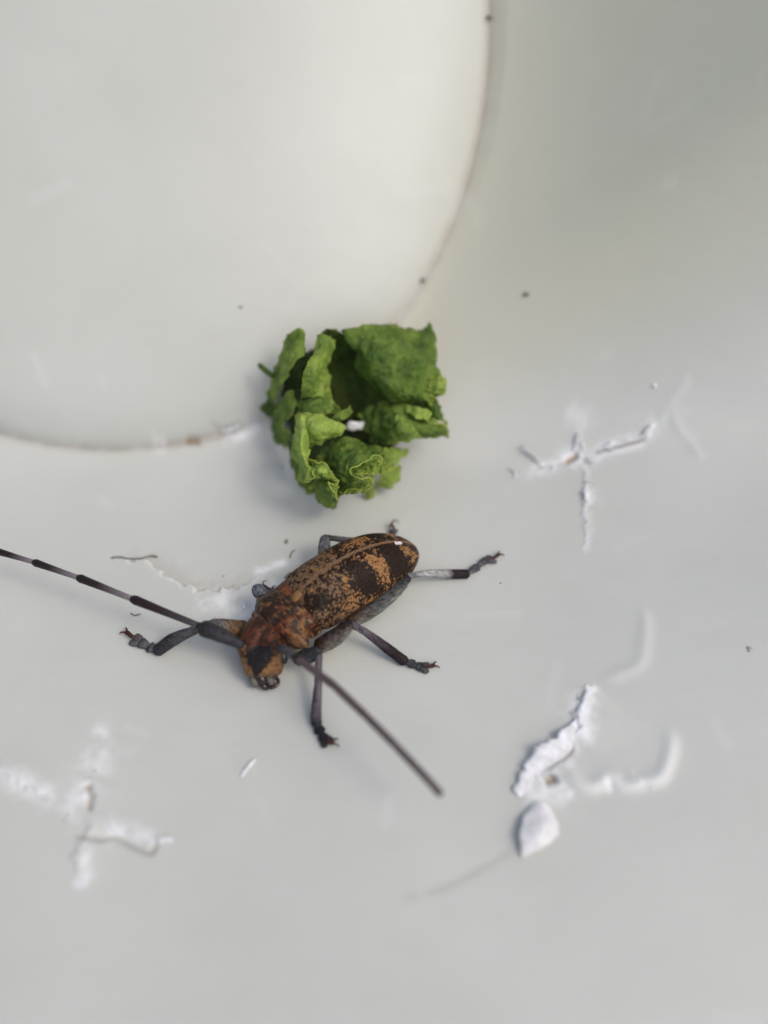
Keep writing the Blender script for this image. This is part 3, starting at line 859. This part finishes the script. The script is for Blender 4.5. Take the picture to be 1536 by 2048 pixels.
# left front
leg("leg", [Wb(596, 1318, 2.4), Wb(616, 1312, 3.2), Wb(636, 1303, 3.9)], [0.75, 0.85, 0.62], [GREYB * 0.6, DGREY * 1.2, DGREY],
    [Wb(638, 1304, 3.9), S(636, 1370, 2.4), S(632, 1425, 1.0), S(633, 1447, 0.55)], [0.36, 0.42, 0.56, 0.56], [PURP, PURP * 1.1, PURP, DGREY],
    [S(633, 1447, 0.5), S(641, 1464, 0.35), S(649, 1478, 0.3), S(658, 1488, 0.25), S(664, 1485, 0.45)], 1.25, tint=DGREY * 1.1)
# left middle
leg("leg", [Wb(640, 1292, 2.0), Wb(668, 1276, 2.9), Wb(692, 1255, 4.0), Wb(699, 1248, 4.2)], [0.85, 0.95, 0.74, 0.52], [BROWN * 0.5, DGREY * 1.3 + BROWN * 0.3, DARK * 1.4, DPUR],
    [Wb(700, 1247, 4.2), S(735, 1267, 3.0), S(775, 1297, 1.6), S(808, 1322, 0.5)], [0.34, 0.42, 0.56, 0.58], [PURP, PURP * 1.15, DPUR, DPUR * 0.9],
    [S(810, 1322, 0.5), S(828, 1329, 0.35), S(843, 1334, 0.3), S(857, 1336, 0.25), S(866, 1331, 0.4)], 1.15, tint=LGREY * 0.7, under=(0.14, 0.14, 0.12))
# left hind
leg("leg", [Wb(700, 1246, 1.6), Wb(748, 1216, 2.0), Wb(792, 1180, 2.7), Wb(814, 1156, 3.1)], [0.7, 0.88, 0.75, 0.52], [GREYB * 0.4, LGREY * 0.55, LGREY * 0.5, DGREY * 0.7],
    [Wb(815, 1152, 3.2), S(850, 1147, 2.2), S(888, 1147, 1.3), S(905, 1148, 0.8), S(933, 1148, 0.45)], [0.32, 0.40, 0.50, 0.55, 0.55], [LGREY, PGREY, PGREY * 0.9, DPUR, DPUR],
    [S(934, 1147, 0.45), S(956, 1133, 0.35), S(973, 1119, 0.32), S(988, 1118, 0.25), S(997, 1109, 0.5)], 1.1, under=(0.13, 0.14, 0.125))
# right front
leg("leg", [Wb(488, 1258, 2.9), Wb(462, 1257, 3.5), Wb(434, 1252, 4.2), Wb(416, 1252, 4.2)], [0.9, 1.0, 0.8, 0.6], [GREYB * 0.5, GREYB * 0.75, LGREY * 0.8, DGREY],
    [Wb(416, 1252, 4.1), S(385, 1262, 2.9), S(345, 1280, 1.5), S(316, 1301, 0.5)], [0.40, 0.50, 0.72, 0.66], [LGREY, LGREY * 0.8, DGREY * 1.3, DGREY * 0.8],
    [S(315, 1300, 0.5), S(299, 1294, 0.35), S(281, 1285, 0.32), S(266, 1277, 0.28), S(254, 1265, 0.7)], 1.35)
# right middle
leg("leg", [Wb(556, 1222, 2.4), Wb(534, 1200, 3.2), Wb(514, 1178, 4.0)], [0.85, 0.92, 0.70], [GREYB * 0.6, LGREY * 0.85, np.array((0.10, 0.115, 0.135))],
    [Wb(516, 1177, 4.0), S(535, 1190, 2.8), S(552, 1188, 1.6)], [0.42, 0.48, 0.55], [LGREY, LGREY * 0.7, DGREY],
    [S(552, 1188, 1.5), S(548, 1186, 1.1), S(543, 1183, 0.8), S(537, 1180, 0.5), S(528, 1172, 0.7)], 1.0,
    cl=([(530, 1176, .7), (526, 1168, .8), (528, 1162, .7), (535, 1162, .5)], [(548, 1178, .7), (546, 1174, .8), (549, 1171, .7), (553, 1174, .5)]))
# right hind
leg("leg", [Wb(668, 1140, 2.6), Wb(650, 1108, 3.4), Wb(650, 1082, 4.2), Wb(652, 1077, 4.2)], [0.7, 0.75, 0.60, 0.5], [LGREY * 0.7, LGREY, LGREY * 0.8, DGREY],
    [Wb(655, 1075, 4.2), S(700, 1081, 3.0), S(745, 1085, 1.6), S(782, 1082, 0.5)], [0.32, 0.36, 0.45, 0.5], [DGREY, LGREY, LGREY * 0.8, DGREY],
    [S(782, 1082, 0.5), S(784, 1074, 0.4), S(786, 1066, 0.4), S(788, 1059, 0.35), S(783, 1050, 0.8)], 0.85,
    cl=([(781, 1060, .6), (780, 1051, .9), (786, 1044, 1.0), (796, 1044, .8), (799, 1048, .6)], [(783, 1052, .6), (786, 1041, .9), (793, 1039, .9), (798, 1043, .7)]))

# ---- antennae
def antenna(base, scape_end, ped, pts, srad, seg_r, banded, scol):
    o = tinted("antenna", [base, base.lerp(scape_end, 0.55) + Vector((0, 0, 0.15)), scape_end], srad, scol, M_ANT, beetle, 16, 6, None, 0.03, 9)
    tinted("antennal_segment", [scape_end + (ped - scape_end) * 0.2, ped], [0.36, 0.42], [BLK * 1.2, BLK], M_ANT, o, 12, 3)
    prev = ped
    for i, p in enumerate(pts):
        r = seg_r[i]
        path = [prev, prev.lerp(p, 0.35), prev.lerp(p, 0.8), prev.lerp(p, 0.95), p]
        if banded:
            pal = np.array((0.21, 0.185, 0.20)) if i else np.array((0.07, 0.06, 0.065))
            col = [pal, pal * 0.6, np.array((0.022, 0.013, 0.015)), np.array((0.014, 0.009, 0.011)), np.array((0.013, 0.008, 0.010)), BLK]
        else:
            col = [np.array((0.085, 0.066, 0.066)), np.array((0.09, 0.07, 0.07)), np.array((0.07, 0.05, 0.05))]
        tinted("antennal_segment", path, ([r * 0.74, r * 0.80, r * 1.02, r * 1.12, r * 0.92] if banded else [r * 0.95, r, r, r, r * 0.97]), col, M_ANT, o, 12, 5)
        prev = p
antenna(Wb(481, 1289, 4.9), Wb(408, 1257, 5.3), Wb(397, 1251, 5.4),
        [Wb(265, 1198, 5.8), Wb(157, 1155.5, 5.9), Wb(68, 1124.5, 5.8), Wb(-4, 1103, 5.6), Wb(-70, 1085, 5.3), Wb(-132, 1072, 5.0)],
        [(0.50, 0.50), (0.80, 0.75), (0.92, 0.85)], [0.46, 0.42, 0.38, 0.35, 0.33, 0.30], True, [DGREY * 0.8, DGREY * 1.05, BLK * 1.6])
antenna(Wb(556, 1295, 4.7), Wb(586, 1310, 7.2), Wb(598, 1319, 7.6),
        [Wb(668, 1371, 8.4), Wb(729, 1429, 8.6), Wb(785, 1485, 8.6), Wb(826, 1528, 8.4), Wb(857, 1561, 8.2), Wb(880, 1587, 8.0)],
        [(0.42, 0.42), (0.52, 0.50), (0.48, 0.48)], [0.40, 0.39, 0.38, 0.37, 0.37, 0.36], False, [DGREY * 1.3, LGREY * 0.5, LGREY * 0.5])

# ---- mouthparts
def ell(c, ax, n=14):
    V = []; F = []
    r = 8
    for i in range(1, r):
        a = math.pi * i / r
        for k in range(n):
            b = 2 * math.pi * k / n
            V.append(Vector(c) + ax[0] * (math.sin(a) * math.cos(b)) + ax[1] * (math.sin(a) * math.sin(b)) + ax[2] * math.cos(a))
    F = grid_faces(r - 1, n, True); q = len(V)
    V += [Vector(c) + ax[2], Vector(c) - ax[2]]
    for k in range(n):
        F.append((q, (k + 1) % n, k)); F.append((q + 1, (r - 2) * n + k, (r - 2) * n + (k + 1) % n))
    return V, F
for u, v, z, wx, wy in ((508, 1360, 1.1, .62, .8), (540, 1359, 1.2, .5, .6)):
    V, F = ell(Wb(u, v, z), (LFH * wx, HDN * wy, HFR * 0.7)); mesh_obj("palp_base", V, F, M_PALP, body)
for u, v, z, wx, wy in ((522, 1356, 1.5, .75, .7), (528, 1371, .75, .62, .5)):
    V, F = ell(Wb(u, v, z), (LFH * wx, HDN * wy, HFR * 0.6)); mesh_obj("mandible", V, F, M_JAW, body)
PP = catmull([tuple(Wb(*q)) for q in ((533, 1373, .6), (543, 1375, .55), (552, 1371, .6), (557, 1364, .7), (554, 1357, .8), (547, 1355, .9), (541, 1358, 1.0))], 4)
V, F = loft(PP, list(np.interp(np.linspace(0, 1, len(PP)), [0, .3, .55, .8, 1], [.20, .22, .17, .22, .12])), 10); mesh_obj("palp", V, F, M_JAW, body)
for sgn, (u, v, z) in ((1, (566, 1312, 3.2)),):
    V, F = ell(Wb(u, v, z), (LFH * 0.55, HDN * 0.85, HFR * 0.6)); mesh_obj("eye", V, F, M_EYE, body)

# ------------------------------------------------------------------ the lettuce
LC = S(700, 900)
lettuce = thing("lettuce_leaf", "crumpled piece of green lettuce leaf standing behind the beetle", "lettuce", tuple(S(680, 960)))
def Lp(X, Y, h):
    u = 480 + X / 3.339; v = 620 + Y / 3.339
    d = ray(u, v)
    hit = S(u, v, 0.0)
    dep = -(hit - CPOS).dot(cview)
    return CPOS + d * (dep - h)

def sheet(rows, pale=0.0, deep=0.0, rim=0.6, crumple=0.35, ruffle=0.25, seed=1, fine=1.0, name="leaf_fold"):
    m = max(len(r) for r in rows)
    G = []
    for r in rows:
        c = catmull([tuple(Lp(*p)) for p in r], 12)
        t = np.linspace(0, len(c) - 1, 56)
        G.append(np.stack([np.interp(t, range(len(c)), c[:, i]) for i in range(3)], 1))
    G = np.array(G)
    ncol = G.shape[1]
    cols_ = []
    for j in range(ncol):
        c = catmull([tuple(p) for p in G[:, j]], 12)
        t = np.linspace(0, len(c) - 1, 56)
        cols_.append(np.stack([np.interp(t, range(len(c)), c[:, i]) for i in range(3)], 1))
    P = np.transpose(np.array(cols_), (1, 0, 2))
    du = np.gradient(P, axis=0); dv = np.gradient(P, axis=1)
    N = np.cross(du, dv); N /= np.linalg.norm(N, axis=2, keepdims=True) + 1e-9
    R, C = P.shape[:2]
    V = []; rimv = []; palev = []
    for i in range(R):
        for j in range(C):
            p = Vector(P[i, j]); nrm = Vector(N[i, j])
            e = min(i, j, R - 1 - i, C - 1 - j) / (R / 2)
            w = crumple * (n3(p, 0.35, seed) * 0.8 + 1.3 * (0.28 - abs(n3(p, 0.5, seed + 3))) + 1.2 * (0.25 - abs(n3(p, 1.0, seed + 7))) + 0.6 * (0.25 - abs(n3(p, 2.1, seed + 5)))) * fine
            ed = math.exp(-(e / 0.16) ** 2)
            w += ruffle * ed * (n3(p, 0.9, seed + 9) * 1.7 + n3(p, 2.0, seed + 19) * 0.35)
            q = p + nrm * w
            # ragged outline
            q += Vector((n3(p, 0.75, seed + 15), n3(p, 0.75, seed + 25), n3(p, 0.75, seed + 35))) * (ed * 0.32)
            q += Vector((n3(p, 2.6, seed + 15), n3(p, 2.6, seed + 25), n3(p, 2.6, seed + 35))) * (ed * 0.10)
            V.append(q)
            rimv.append(min(1, rim * 1.2) * math.exp(-(e / 0.06) ** 2)); palev.append(min(1, max(0, pale + 0.5 * n3(p, 0.5, seed + 40))))
    o = mesh_obj(name, V, grid_faces(R, C), M_LEAF, lettuce, {"rim": rimv, "pale": palev, "deep": [deep] * len(V)})
    s = o.modifiers.new("thickness", 'SOLIDIFY'); s.thickness = 0.12 * MM; s.offset = 0
    return o
# inside of the bundle, the cavity's shade painted into the leaf colour
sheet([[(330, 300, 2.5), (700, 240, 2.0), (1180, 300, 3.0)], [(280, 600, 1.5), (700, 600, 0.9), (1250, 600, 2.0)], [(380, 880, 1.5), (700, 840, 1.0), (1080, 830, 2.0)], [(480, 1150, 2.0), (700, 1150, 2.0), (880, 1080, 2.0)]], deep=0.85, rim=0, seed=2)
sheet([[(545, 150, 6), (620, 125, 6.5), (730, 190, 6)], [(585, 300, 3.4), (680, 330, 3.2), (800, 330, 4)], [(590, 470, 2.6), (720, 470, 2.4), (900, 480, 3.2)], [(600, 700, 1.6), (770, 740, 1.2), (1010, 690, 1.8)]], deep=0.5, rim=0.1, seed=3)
# upper right leaf
sheet([[(680, 150, 6.5), (800, 108, 8), (960, 105, 8.5), (1080, 108, 8), (1200, 150, 7), (1265, 85, 6)],
       [(720, 230, 8.5), (840, 220, 11), (960, 220, 12), (1090, 220, 11.5), (1200, 240, 10), (1300, 180, 8)],
       [(785, 310, 9), (880, 330, 12.5), (980, 340, 13), (1100, 350, 12), (1210, 360, 10.5), (1308, 330, 8)],
       [(800, 390, 8.5), (900, 430, 12), (1000, 450, 12.5), (1110, 470, 11), (1230, 470, 10), (1330, 460, 8.5)],
       [(880, 480, 8.0), (960, 520, 11), (1040, 550, 11), (1130, 560, 10), (1240, 550, 9.5), (1375, 500, 9)],
       [(960, 535, 6.5), (1020, 580, 8.5), (1080, 600, 8.5), (1150, 605, 8), (1250, 585, 8), (1335, 585, 8)]], pale=0.0, seed=4, rim=0.2, crumple=0.5)
# middle strip
sheet([[(530, 180, 9.4), (575, 168, 9.8), (625, 200, 8)], [(492, 270, 10.6), (560, 265, 10.6), (614, 280, 8.2)], [(442, 390, 11.4), (520, 390, 11.2), (585, 390, 8.6)], [(420, 500, 11.8), (500, 490, 11.6), (592, 490, 9)], [(405, 605, 10.4), (480, 580, 11.2), (607, 575, 9.0)]], pale=0.42, seed=5, rim=0.35)
# left lobe, its lower crumples and stub
sheet([[(320, 180, 5.0), (380, 125, 6.5), (442, 150, 6.8)], [(268, 280, 4.4), (355, 260, 7.2), (432, 290, 8.4)], [(222, 400, 3.8), (290, 380, 6.6), (352, 350, 8.6)], [(203, 520, 3.2), (252, 500, 6.0), (305, 455, 8.0)], [(190, 650, 2.6), (228, 600, 4.6), (262, 560, 6.4)]], pale=0.35, seed=6, rim=0.35)
sheet([[(300, 570, 6.8), (348, 540, 8.4), (374, 608, 8.6)], [(235, 645, 4.0), (305, 640, 7.6), (350, 690, 9.0)], [(212, 720, 2.8), (265, 740, 5.6), (292, 760, 7.6)], [(228, 830, 1.6), (275, 830, 4.0), (330, 800, 6.6)], [(235, 885, 0.6), (290, 905, 2.4), (362, 880, 4.6)]], pale=0.32, seed=7, rim=0.35)
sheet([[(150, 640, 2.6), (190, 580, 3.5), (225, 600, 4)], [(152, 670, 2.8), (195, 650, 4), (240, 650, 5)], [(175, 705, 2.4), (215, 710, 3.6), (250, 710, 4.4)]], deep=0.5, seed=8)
V, F = loft(catmull([tuple(Lp(*q)) for q in ((128, 365, 3.2), (165, 400, 3.6), (215, 438, 4.4))], 4), [0.22] + [0.34] * 8, 8)
mesh_obj("leaf_stub", V, F, M_LEAF, lettuce, {"rim": [0] * len(V), "pale": [0.0] * len(V), "deep": [0.5] * len(V)})
# folds in the middle left
sheet([[(395, 620, 8.5), (470, 590, 10), (605, 545, 10.2)], [(385, 690, 9), (480, 660, 11), (612, 600, 11)], [(450, 715, 9), (540, 700, 11.5), (650, 640, 11.2)]], pale=0.2, seed=9)
sheet([[(590, 730, 10), (650, 695, 12.5), (728, 635, 11.6)], [(620, 745, 10), (690, 740, 12), (722, 705, 11.2)]], pale=0.35, seed=10)
sheet([[(560, 610, 10.0), (600, 650, 11), (590, 720, 10)], [(600, 600, 10.4), (640, 640, 11.4), (670, 690, 10.6)]], pale=0.1, seed=11)
# bright flap and the bright edge running down
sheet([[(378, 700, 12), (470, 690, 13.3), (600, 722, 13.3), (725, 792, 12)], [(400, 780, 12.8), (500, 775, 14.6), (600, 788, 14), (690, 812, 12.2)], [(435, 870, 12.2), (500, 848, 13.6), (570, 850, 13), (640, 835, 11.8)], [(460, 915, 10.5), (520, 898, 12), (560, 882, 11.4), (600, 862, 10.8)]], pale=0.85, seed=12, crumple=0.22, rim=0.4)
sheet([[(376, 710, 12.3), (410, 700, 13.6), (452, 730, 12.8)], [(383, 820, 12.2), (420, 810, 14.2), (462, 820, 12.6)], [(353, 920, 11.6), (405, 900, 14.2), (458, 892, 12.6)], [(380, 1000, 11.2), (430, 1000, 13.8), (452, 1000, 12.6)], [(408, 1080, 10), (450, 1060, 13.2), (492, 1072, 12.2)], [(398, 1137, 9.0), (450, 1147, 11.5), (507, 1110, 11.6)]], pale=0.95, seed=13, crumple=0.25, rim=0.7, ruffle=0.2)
sheet([[(355, 900, 9.5), (380, 920, 11), (420, 930, 10.8)], [(372, 1080, 7.5), (400, 1080, 9.5), (440, 1100, 9.5)], [(400, 1150, 5.8), (450, 1170, 7.5), (500, 1170, 8)], [(425, 1190, 3.6), (480, 1220, 5), (545, 1225, 5)]], pale=0.2, seed=14)
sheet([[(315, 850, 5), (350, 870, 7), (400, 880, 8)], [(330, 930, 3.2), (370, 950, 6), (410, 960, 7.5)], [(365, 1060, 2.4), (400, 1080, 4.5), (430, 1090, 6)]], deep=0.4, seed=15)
# front ruffles
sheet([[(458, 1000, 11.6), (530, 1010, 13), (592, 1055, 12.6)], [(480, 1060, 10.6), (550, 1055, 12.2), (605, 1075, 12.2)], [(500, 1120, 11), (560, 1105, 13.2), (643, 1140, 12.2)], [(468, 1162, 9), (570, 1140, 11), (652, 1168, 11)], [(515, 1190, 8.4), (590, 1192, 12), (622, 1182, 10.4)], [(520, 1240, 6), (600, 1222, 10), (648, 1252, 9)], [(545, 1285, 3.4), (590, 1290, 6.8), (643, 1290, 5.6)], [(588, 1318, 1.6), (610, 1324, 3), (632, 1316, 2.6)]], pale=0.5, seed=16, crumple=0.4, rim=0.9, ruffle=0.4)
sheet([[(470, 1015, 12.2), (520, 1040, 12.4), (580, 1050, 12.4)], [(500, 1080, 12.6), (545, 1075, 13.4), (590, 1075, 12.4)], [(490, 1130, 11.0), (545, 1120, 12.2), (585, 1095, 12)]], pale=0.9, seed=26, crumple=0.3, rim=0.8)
# dark dome at the bottom with the rolled bright edge
sheet([[(555, 960, 7.5), (620, 888, 9.5), (700, 868, 9.8), (790, 880, 9), (900, 900, 7.5)], [(540, 1000, 8.5), (640, 960, 12), (720, 940, 12.8), (820, 930, 12.2), (945, 970, 10.6)], [(575, 1070, 9), (660, 1050, 12), (720, 1030, 13), (790, 1005, 13.8), (935, 980, 12.5)], [(610, 1150, 8), (680, 1130, 11), (730, 1085, 12.8), (742, 1075, 13), (760, 1050, 12.6)], [(640, 1215, 5.5), (700, 1190, 8.5), (760, 1150, 11), (780, 1130, 12), (800, 1110, 11.6)]], pale=0.08, deep=0.12, seed=17, crumple=0.45, rim=0.3)
sheet([[(735, 1080, 12.7), (770, 1115, 12.9), (840, 1130, 12.4), (905, 1100, 11.4)], [(700, 1150, 9.8), (760, 1165, 11), (840, 1160, 11), (885, 1130, 10.6)], [(650, 1212, 6), (740, 1205, 8.6), (820, 1200, 9), (875, 1165, 9.4)]], pale=0.3, seed=18, rim=0.7)
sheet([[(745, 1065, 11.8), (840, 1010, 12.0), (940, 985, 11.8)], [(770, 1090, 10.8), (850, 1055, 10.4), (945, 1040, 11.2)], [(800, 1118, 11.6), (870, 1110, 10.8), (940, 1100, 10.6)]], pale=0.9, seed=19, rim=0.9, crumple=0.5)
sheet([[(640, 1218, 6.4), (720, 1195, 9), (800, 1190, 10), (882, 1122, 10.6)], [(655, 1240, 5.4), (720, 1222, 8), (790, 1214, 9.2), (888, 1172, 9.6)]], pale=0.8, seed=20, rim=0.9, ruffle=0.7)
# right lower leaf with folded bright strip
sheet([[(785, 700, 6), (900, 635, 7), (1020, 620, 7.5), (1130, 640, 8), (1230, 680, 8)], [(830, 770, 6.5), (940, 730, 9), (1040, 695, 10), (1150, 740, 10), (1290, 740, 9)], [(870, 840, 6), (960, 800, 9), (1050, 780, 11), (1170, 800, 10), (1388, 790, 8)], [(885, 880, 3.6), (980, 885, 7), (1060, 875, 8.5), (1200, 850, 8), (1388, 835, 5.6)]], pale=0.12, seed=21, crumple=0.5, rim=0.5)
sheet([[(1115, 630, 9.5), (1190, 640, 10.4), (1272, 702, 9.5)], [(1100, 680, 9.8), (1180, 705, 11), (1285, 745, 9.8)]], pale=0.85, seed=22)
sheet([[(1010, 760, 10.4), (1060, 710, 11.2), (1130, 740, 10.6)], [(1020, 830, 10), (1080, 800, 11.6), (1180, 800, 10.6)], [(1030, 885, 8.4), (1080, 870, 9.6), (1210, 850, 8.6)]], pale=0.45, seed=23, rim=0.3)
sheet([[(1170, 570, 7), (1250, 565, 8), (1320, 610, 7)], [(1225, 650, 6.5), (1290, 640, 7.2), (1345, 680, 6)], [(1270, 735, 6.4), (1330, 745, 7.2), (1385, 790, 6.4)]], deep=0.2, pale=0.1, seed=24, rim=0.8)
sheet([[(1170, 560, 9), (1230, 550, 9.8), (1290, 580, 9)], [(1180, 600, 9), (1240, 600, 9.6), (1260, 640, 8.6)]], pale=0.5, seed=27, rim=0.6)
sheet([[(1330, 440, 8.8), (1350, 450, 9.4), (1382, 460, 8.6)], [(1250, 500, 9.8), (1330, 500, 10.4), (1380, 510, 9)], [(1260, 560, 9.4), (1320, 565, 10), (1350, 575, 9)]], pale=0.6, seed=28, rim=0.6)
# bottom right ends
sheet([[(930, 1090, 6), (1000, 1050, 7), (1060, 1035, 5.6)], [(920, 1150, 3.6), (990, 1110, 5), (1066, 1110, 3.6)], [(915, 1195, 1.4), (1000, 1182, 2.4), (1062, 1165, 1.4)]], pale=0.75, seed=25, rim=0.3, crumple=0.2)
sheet([[(880, 910, 7), (970, 925, 7.4), (1055, 925, 6)], [(940, 1000, 7), (1010, 975, 7.6), (1125, 945, 5.4)], [(945, 1085, 6), (1000, 1045, 7), (1052, 1020, 6)]], pale=0.7, seed=29, rim=0.6)
sheet([[(820, 1195, 2.2), (865, 1190, 2.6), (910, 1190, 2.2)], [(845, 1245, 0.5), (870, 1250, 0.7), (895, 1245, 0.5)]], pale=0.6, seed=30)

def margin(pts, r=0.11, pale=1.0):
    """The thin pale rim of a leaf edge."""
    P = catmull([tuple(Lp(*p)) for p in pts], 6)
    P = [Vector(p) + Vector((n3(p, 1.6, 3), n3(p, 1.6, 7), n3(p, 1.6, 11))) * 0.18 for p in P]
    V, F = loft(P, [r * (0.75 + 0.6 * abs(n3(p, 1.2, 5))) for p in P], 8)
    mesh_obj("leaf_margin", V, F, M_LEAF, lettuce, {"rim": [0.85] * len(V), "pale": [pale] * len(V), "deep": [0.0] * len(V)})
margin([(460, 990, 12.8), (500, 1015, 13.5), (545, 1015, 13.8), (590, 1050, 13.4), (615, 1095, 13.2), (650, 1140, 12.8), (640, 1170, 12.2), (605, 1165, 12.2), (592, 1152, 12.4), (605, 1190, 12.4), (632, 1225, 11.2), (650, 1252, 10)])
margin([(745, 1095, 13.2), (740, 1065, 13.8), (790, 1040, 14.1), (850, 1005, 14.0), (905, 975, 13.4), (940, 985, 13.0), (945, 1015, 12.6), (915, 1045, 12.0)])
margin([(745, 1095, 13.2), (790, 1125, 13.4), (850, 1125, 13.2), (882, 1128, 12.8), (880, 1160, 12.2), (855, 1195, 11.2), (820, 1190, 10.8), (790, 1212, 10.4), (770, 1190, 10.4), (740, 1190, 10.2), (715, 1202, 9.8), (690, 1235, 9.2), (665, 1215, 8.8)])
margin([(945, 1080, 8.2), (960, 1055, 8.4), (1000, 1035, 8.4), (1030, 1020, 8.2), (1056, 1032, 7.6)], 0.10)
margin([(1270, 745, 10.2), (1310, 762, 10), (1350, 755, 9.6), (1386, 792, 9)], 0.09)
margin([(400, 1140, 10.6), (450, 1142, 12.2), (500, 1112, 13), (478, 1080, 13.2)], 0.10)
margin([(1225, 580, 10), (1250, 562, 10.4), (1290, 572, 10), (1315, 600, 9)], 0.09)

# ------------------------------------------------------------------ small debris
def grit(name, label, u, v, r, mat, cat="speck", seed=1, zoff=0.4, squash=(1, 1.2, 0.5), base=None):
    if mat in (M_GRIT, M_FAINT): r *= 0.85; squash = (0.8 + 0.13 * (seed % 4), 1.35 - 0.15 * (seed % 3), 0.45)
    c = base if base is not None else S(u, v, r * zoff * squash[2])
    V, F = ell(c, (Vector((r * squash[0], 0, 0)), Vector((0, r * squash[1], 0)), Vector((0, 0, r * squash[2]))), 10)
    V = [Vector(c) + (p - Vector(c)) * (1 + 0.7 * n3(p, 1.4 / max(r, .1), seed)) for p in V]
    o = mesh_obj(name, V, F, mat, None, origin=tuple(c))
    return tag(o, label, cat)
def fibre(name, label, pts, r, mat, cat="fibre"):
    P = catmull([tuple(S(u, v, z)) for u, v, z in pts], 5)
    rr = [r * (0.6 + 0.8 * abs(n3(p, 1.5, 2))) for p in P]
    V, F = loft(P, rr, 8)
    return tag(mesh_obj(name, V, F, mat, None, origin=tuple(P[0])), label, cat)
grit("grit_speck", "dark green-grey speck standing alone on the plastic right of the round disc", 1053, 588, 0.40, M_GRIT, seed=1)
grit("grit_speck", "grey speck lodged in the seam of the round disc above the lettuce", 845, 560, 0.40, M_GRIT, seed=2)
grit("grit_speck", "grey speck in the seam of the round disc at the top edge", 979, 34, 0.34, M_GRIT, seed=3)
grit("grit_speck", "round dark speck above the beetle's bent grey hind leg, below the lettuce", 573, 1083, 0.30, M_GRIT, seed=4)
grit("grit_speck", "tiny black dot on the peeled layer left of the beetle's wing case", 447, 1152, 0.11, M_GRIT, seed=5)
grit("grit_speck", "tiny dot below the beetle's outstretched right-hand hind foot", 1001, 1166, 0.10, M_GRIT, seed=6)
grit("grit_speck", "faint grey speck near the right edge of the picture", 1499, 1298, 0.26, M_FAINT, seed=7)
grit("grit_speck", "faint grey speck on the disc, up and left of the lettuce", 482, 613, 0.30, M_FAINT, seed=8)
grit("grit_speck", "faint grey speck left of the lettuce's front edge", 565, 932, 0.22, M_FAINT, seed=9)
grit("plastic_crumb", "bright white crumb caught among the folds of the lettuce", 712, 851, 0.9, M_CRUMB, "crumb", 10, squash=(1.25, .55, .6), base=Lp(772, 775, 6.2))
grit("plastic_crumb", "small white crumb by the beetle's neck on the scraped plastic", 487, 1213, 0.20, M_CRUMB, "crumb", 11)
grit("plastic_crumb", "small white crumb on the dull wall above the torn slit", 1309, 771, 0.26, M_CRUMB, "crumb", 12, squash=(.7, 1.3, .7))
fibre("plastic_sliver", "short white sliver lying on the plastic below the beetle's head", [(484, 1552, .1), (495, 1536, .3), (510, 1519, .3)], 0.17, M_CRUMB, "sliver")
fibre("thread", "long thin grey thread lying above the beetle's striped antenna", [(222, 1116, .08), (236, 1114, .1), (258, 1117, .1), (280, 1117, .1), (300, 1112, .1), (314, 1113, .08)], 0.11, M_THREAD, "thread")
fibre("thread", "tiny curved grey hair between the striped antenna and the claw", [(262, 1227, .08), (270, 1231, .08), (281, 1228, .08)], 0.12, M_THREAD, "thread")
fibre("thread", "short curved grey hair above the beetle's middle leg, under the round speck", [(590, 1100, .06), (584, 1104, .08), (580, 1115, .06)], 0.10, M_THREAD, "thread")
fibre("thread", "short grey hair touching the upper edge of the wing case", [(569, 1156, .06), (574, 1151, .1), (580, 1145, .06)], 0.09, M_THREAD, "thread")
